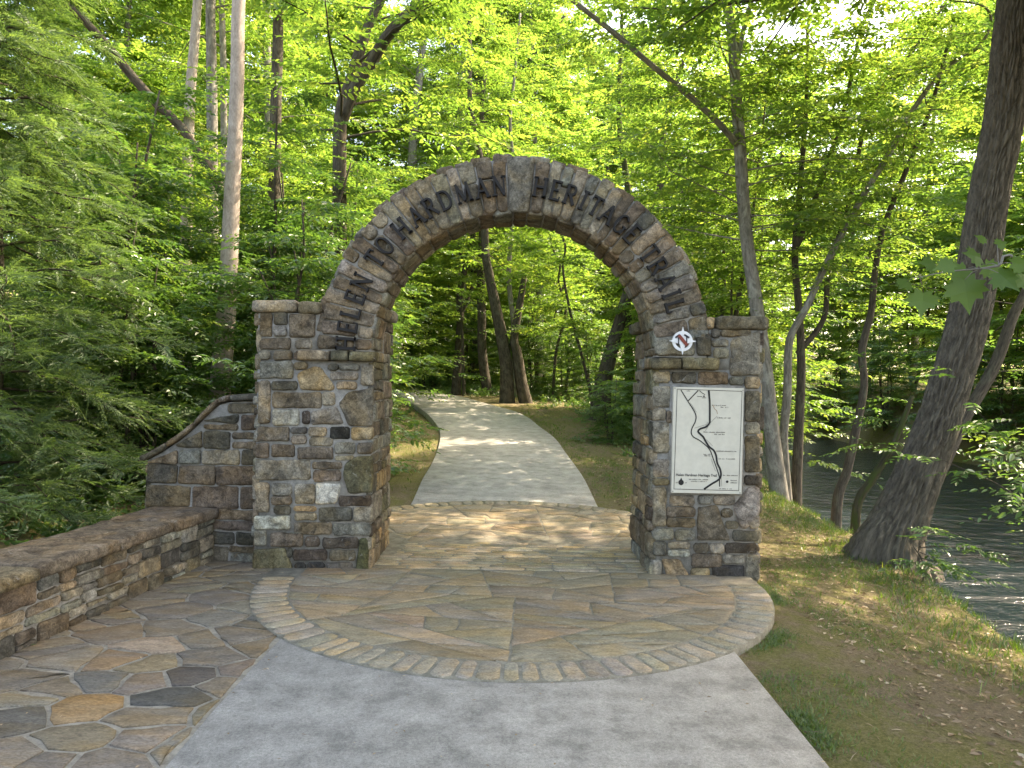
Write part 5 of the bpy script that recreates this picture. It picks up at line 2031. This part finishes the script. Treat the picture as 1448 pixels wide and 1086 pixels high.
def side_branches(name, label, cat, base, H, specs, seed, leaf='leaf_mid', L=.10, W=.045, slen=.5, nleaf=11, nspr=12, stem=.03):
    g = np.random.default_rng(seed)
    bz_ = gz(base[0], base[1])
    root = thing(name, label, cat, (base[0], base[1], bz_))
    tb_, lv = Buf(), Leaves()
    tube(tb_, [Vector((base[0], base[1], bz_ - .2)), Vector((base[0], base[1], bz_ + H * .5)), Vector((base[0] - .1, base[1], bz_ + H))], [stem, stem * .8, stem * .4], 7, 10)
    tw = Buf()
    for (px, py, d) in specs:
        e = np.array(at(px, py, d))
        o = np.array([base[0] - .03, base[1], min(bz_ + H, e[2] + .1)])
        v = e - o
        ln = float(np.linalg.norm(v[:2]))
        branch_set(lv, tw, g, [o], [math.atan2(v[1], v[0])], [ln], [(v[2] + .12 * ln) / ln], nspr, slen, nleaf, L, W, sag=.12, r0=.008, tint=(.5, .25))
    tb_.build('trunk', M['dark_bark'], root)
    tw.build('branches', M['dark_bark'], root)
    lv.build('crown', M[leaf], root)


side_branches('riverside_shrub', 'leafy shrub branches reaching in from the right edge over the dark water', 'bush', (5.9, 7.0), 1.9,
              [(1315, 615, 6.9), (1345, 600, 7.0), (1370, 640, 6.8), (1400, 585, 7.2), (1395, 620, 7.6), (1420, 655, 7.4), (1430, 560, 7.6), (1380, 608, 7.8)], 401, 'leaf_mid', .095, .042, .55, 11, 13)
side_branches('low_bank_shrub', 'small sprigs poking out above the water at the foot of the thick trunk', 'bush', (3.98, 7.1), .35,
              [(1345, 800, 7.0), (1415, 788, 7.2), (1375, 812, 6.9), (1330, 740, 7.4), (1300, 808, 7.0)], 402, 'leaf_mid', .075, .03, .32, 11, 8, .01)

# ------------------------------------------------------------------ stuff: undergrowth, grass, litter, far woods
g = np.random.default_rng(55)
lv = Leaves()


def path_dist(x, y):
    """signed clearance from the trail (negative = on it)"""
    if y < 7.5:
        return 9
    j = min(range(len(Lc)), key=lambda i: abs(Lc[i].y - y) + abs((Lc[i].x + Rc[i].x) / 2 - x) * .6)
    c = (Lc[j] + Rc[j]) / 2
    return math.hypot(c.x - x, c.y - y) - (Lc[j] - Rc[j]).length / 2


spots = []
for _ in range(5200):
    y = 3 + 42 * g.uniform() ** 1.3
    x = g.uniform(-14, 9)
    if x > bank_x(y) - .25 or (-3.55 < x < 2.2 and y < 9.0) or (y < 6.6 and x < -3.2 and x > -3.5):
        continue
    if x > 1.5 and (y < 12.5 or x > bank_x(y) - .8):
        continue
    pd = path_dist(x, y)
    if pd < .35:
        continue
    if x > -1 and pd < 1.7 + (g.uniform() - .5) and y < 27:
        continue
    if x < -1 and pd < 1.2 * g.uniform() + .5 and y < 18:
        continue
    spots.append((x, y))
O = np.array([(x, y, gz(x, y, False)) for x, y in spots])
for rep in range(7):
    m = len(O)
    az = g.uniform(0, 6.283, m)
    el = g.uniform(.25, 1.2, m)
    D = np.stack([np.cos(az) * np.cos(el), np.sin(az) * np.cos(el), np.sin(el)], 1)
    far = np.clip(O[:, 1] / 20, .6, 1.6)
    sprays(lv, g, O + g.normal(0, .06, (m, 3)) * [1, 1, .2], D, g.uniform(.2, .55, m) * (.7 + .3 * far), 7, .085, .042, .35, .5, (35, 75), (.42, .28))
u_ = lv.build('undergrowth', M['leaf_mid'])
tag(u_, 'low green plants covering the forest floor beside the trail', 'undergrowth', None, 'stuff')

# grass: blades on the right bank and near the path edges
lv = Leaves()


def blades(xy, h, w, spread, tint, per):
    P = np.array([(x, y, gz(x, y)) for x, y in xy])
    m = len(P)
    for k in range(per):
        az = g.uniform(0, 6.283, m)
        D = np.stack([np.cos(az) * spread, np.sin(az) * spread, np.ones(m)], 1) + g.normal(0, .2, (m, 3))
        N = np.stack([np.cos(az), np.sin(az), np.zeros(m)], 1)
        hh = h * g.uniform(.5, 1.3, m)
        lv.add(P + g.normal(0, .025, (m, 3)) * [1, 1, 0], D, N, hh, np.full(m, w) * g.uniform(.7, 1.3, m), np.clip(g.normal(tint, .22, m), 0, 1))


pts_ = []
while len(pts_) < 4200:                                   # short sparse turf
    x, y = g.uniform(1.4, 4.4), g.uniform(2.2, 13)
    if x > bank_x(y) + .1 or (x < 2.15 and 4.2 < y < 7.2) or path_dist(x, y) < .05:
        continue
    v = noise.noise(Vector((x * 1.1, y * 1.1, 9))) + .5 * noise.noise(Vector((x * 3.3, y * 3.3, 2)))
    if v < g.uniform(-.15, .45):
        continue
    pts_.append((x, y))
blades(pts_, .034, .0042, 1.1, .40, 7)
pts_ = []
while len(pts_) < 700:                                    # creeping over the hard edges
    if g.uniform() < .55:
        y = g.uniform(2.2, 4.55)
        x = 1.40 + abs(g.normal(0, .07))
    else:
        t = g.uniform(-.75, .55)
        q = 1.985 + abs(g.normal(0, .07))
        x, y = .03 + q * math.cos(t), 5.83 + q * math.sin(t)
        if y > 6.1 and x < 2.1:
            continue
    if noise.noise(Vector((x * 2.2, y * 2.2, 4))) < g.uniform(-.2, .3):
        continue
    pts_.append((x, y))
blades(pts_, .030, .0045, 1.2, .42, 7)
pts_ = []
while len(pts_) < 1900:                                   # taller fringe on the bank edge
    y = g.uniform(3.0, 15)
    x = bank_x(y) + g.normal(-.40, .34)
    if x > bank_x(y) + .35:
        continue
    pts_.append((x, y))
blades(pts_, .085, .0065, .9, .42, 6)
pts_ = []
while len(pts_) < 900:                                    # left of the trail behind the arch
    x, y = g.uniform(-4.2, -1.35), g.uniform(9, 17)
    if path_dist(x, y) < .08:
        continue
    pts_.append((x, y))
blades(pts_, .07, .006, .8, .45, 6)
pts_ = []
while len(pts_) < 1300:                                   # verge right of the trail
    y = g.uniform(9.5, 24)
    x = g.uniform(.3, 3.6)
    pd = path_dist(x, y)
    if pd < .04 or (pd > .5 and g.uniform() < .72):
        continue
    pts_.append((x, y))
blades(pts_, .06, .006, .8, .5, 6)
tag(lv.build('grass', M['grass_blade'], simple=True), 'short sparse grass with a taller fringe along the river bank', 'grass', None, 'stuff')

lv = Leaves()
P = []
while len(P) < 17000:
    u = g.uniform()
    if u < .55:
        x, y = g.uniform(1.3, 4.6), g.uniform(2.0, 13)
    elif u < .75:
        x, y = g.uniform(-4.5, 4.5), g.uniform(9, 26)
    else:
        x, y = g.uniform(-9, -3.4), g.uniform(4, 16)
    if x > bank_x(y) or (-2.2 < x < 2.1 and y < 8.6) or (x < 2.1 and 4.0 < y < 7.2 and x > -3) or path_dist(x, y) < .03:
        continue
    P.append((x, y, gz(x, y) + .006))
P = np.array(P)
m = len(P)
az = g.uniform(0, 6.283, m)
lv.add(P, np.stack([np.cos(az), np.sin(az), g.uniform(-.05, .3, m)], 1), np.stack([g.normal(0, .35, m), g.normal(0, .35, m), np.ones(m)], 1), g.uniform(.014, .058, m), g.uniform(.006, .030, m), np.clip(g.normal(.5, .28, m), 0, 1))
P = []
while len(P) < 900:                                       # twigs
    x, y = (g.uniform(1.4, 4.4), g.uniform(2.1, 12)) if g.uniform() < .7 else (g.uniform(-4.2, 4), g.uniform(9, 22))
    if x > bank_x(y) - .1 or (x < 2.12 and 4.0 < y < 7.2) or path_dist(x, y) < .05:
        continue
    P.append((x, y, gz(x, y) + .010))
P = np.array(P)
m = len(P)
az = g.uniform(0, 6.283, m)
lv.add(P, np.stack([np.cos(az), np.sin(az), g.normal(.02, .06, m)], 1), np.stack([g.normal(0, .2, m), g.normal(0, .2, m), np.ones(m)], 1), g.uniform(.05, .22, m), g.uniform(.004, .008, m), np.clip(g.normal(.35, .3, m), 0, 1))
P = []
while len(P) < 420:
    x, y = g.uniform(-2.7, 2.0), g.uniform(2.3, 20)
    if x > 1.36 and y < 5 or (y > 8.5 and path_dist(x, y) > 0) or (6.0 < y < 7.1 and abs(x) > 1.1):
        continue
    if y > 8.5 and path_dist(x, y) < -.35 and g.uniform() < .7:
        continue
    P.append((x, y, (pz(x, y) if y > 7.2 else 0) + .034))
P = np.array(P)
m = len(P)
az = g.uniform(0, 6.283, m)
lv.add(P, np.stack([np.cos(az), np.sin(az), g.uniform(-.02, .1, m)], 1), np.stack([g.normal(0, .15, m), g.normal(0, .15, m), np.ones(m)], 1), g.uniform(.008, .032, m), g.uniform(.004, .014, m), np.clip(g.normal(.5, .3, m), 0, 1))
tag(lv.build('leaf_litter', M['litter'], simple=True), 'scattered dry brown leaves on the bare soil', 'leaf litter', None, 'stuff')

# far-off wood reading as one mass
lv = Leaves()
K = 5600
cx_ = g.uniform(-62, 70, K)
cy_ = g.uniform(48, 68, K)
hz_ = g.uniform(0, 1, K) ** 1.2
topz = 15 + 4.5 * np.sin(cx_ * .21) + 3 * np.sin(cx_ * .53 + 1) + 2 * np.exp(-((cx_ - 2) / 14) ** 2)
cz_ = .6 + hz_ * topz * 1.45
for rep in range(9):
    r = g.normal(0, 1, (K, 3)) * np.array([1.25, 1.25, .55])
    O = np.stack([cx_, cy_, cz_], 1) + r
    az = g.uniform(0, 6.283, K)
    el = g.normal(.0, .3, K)
    D = np.stack([np.cos(az) * np.cos(el), np.sin(az) * np.cos(el), np.sin(el)], 1)
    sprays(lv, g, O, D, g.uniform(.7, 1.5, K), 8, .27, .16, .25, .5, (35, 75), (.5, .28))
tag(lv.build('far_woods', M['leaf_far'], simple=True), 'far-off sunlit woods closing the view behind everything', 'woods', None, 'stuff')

# two unseen trees added outside the view so their crowns shade the approach
for nm, lb_, x, y, H, sd_ in (('added_shade_tree_front', 'unseen tree added beside the approach to shade the concrete', 3.95, 4.5, 14, 501),
                              ('added_shade_tree_back', 'unseen tree added beside the viewer to shade the terrace', 3.8, 0.2, 14, 502)):
    z0 = gz(x, y)
    make_tree(nm, lb_, 'tree', [Vector((x, y, z0 - .1)), Vector((x + .6, y, z0 + 3)), Vector((x + 2.2, y + .2, z0 + 7)), Vector((x + 4.2, y + .1, z0 + H))], [.26, .22, .17, .04], M['oak_bark'], M['leaf_bright'], sd_,
              crown=[dict(t0=.44, t1=.99, nb=125, rad=lambda u: 3.9 + 3.0 * u - 3.6 * u * u, rise=(.0, .40), nspr=34, slen=1.1, nleaf=14, L=.18, W=.10, r0=.02)], base=False)

# ------------------------------------------------------------------ light
SUN = Vector((.74, .34, .90)).normalized()
elev = math.asin(SUN.z)
azim = math.atan2(SUN.x, SUN.y)
w = bpy.data.worlds.new('World')
scene.world = w
w.use_nodes = True
nt = w.node_tree
for n_ in list(nt.nodes):
    nt.nodes.remove(n_)
sky = nt.nodes.new('ShaderNodeTexSky')
sky.sky_type = 'NISHITA'
sky.sun_disc = False
sky.sun_elevation = elev
sky.sun_rotation = azim
sky.air_density = 1.0
sky.dust_density = 3.0
sky.ozone_density = 1.0
bg = nt.nodes.new('ShaderNodeBackground')
bg.inputs['Strength'].default_value = .15
wo_ = nt.nodes.new('ShaderNodeOutputWorld')
nt.links.new(sky.outputs[0], bg.inputs['Color'])
nt.links.new(bg.outputs[0], wo_.inputs['Surface'])
sl = bpy.data.lights.new('sun', 'SUN')
sl.energy = 2.3
sl.angle = R(.5)
sl.color = (1, .94, .84)
so = bpy.data.objects.new('sun', sl)
so.rotation_euler = SUN.to_track_quat('Z', 'Y').to_euler()
so.location = (10, 10, 30)
COL.objects.link(so)

scene.view_settings.view_transform = 'Standard'
scene.view_settings.look = 'None'
scene.view_settings.exposure = 2.8
scene.view_settings.use_white_balance = True
scene.view_settings.white_balance_temperature = 8200
scene.view_settings.white_balance_tint = 14
scene.view_settings.gamma = 1
scene.render.engine = 'CYCLES'
scene.cycles.use_denoising = True
scene.cycles.max_bounces = 5
scene.cycles.diffuse_bounces = 4
scene.cycles.glossy_bounces = 3
scene.cycles.transmission_bounces = 3
scene.cycles.sample_clamp_indirect = 6
scene.cycles.caustics_reflective = False
scene.cycles.caustics_refractive = False
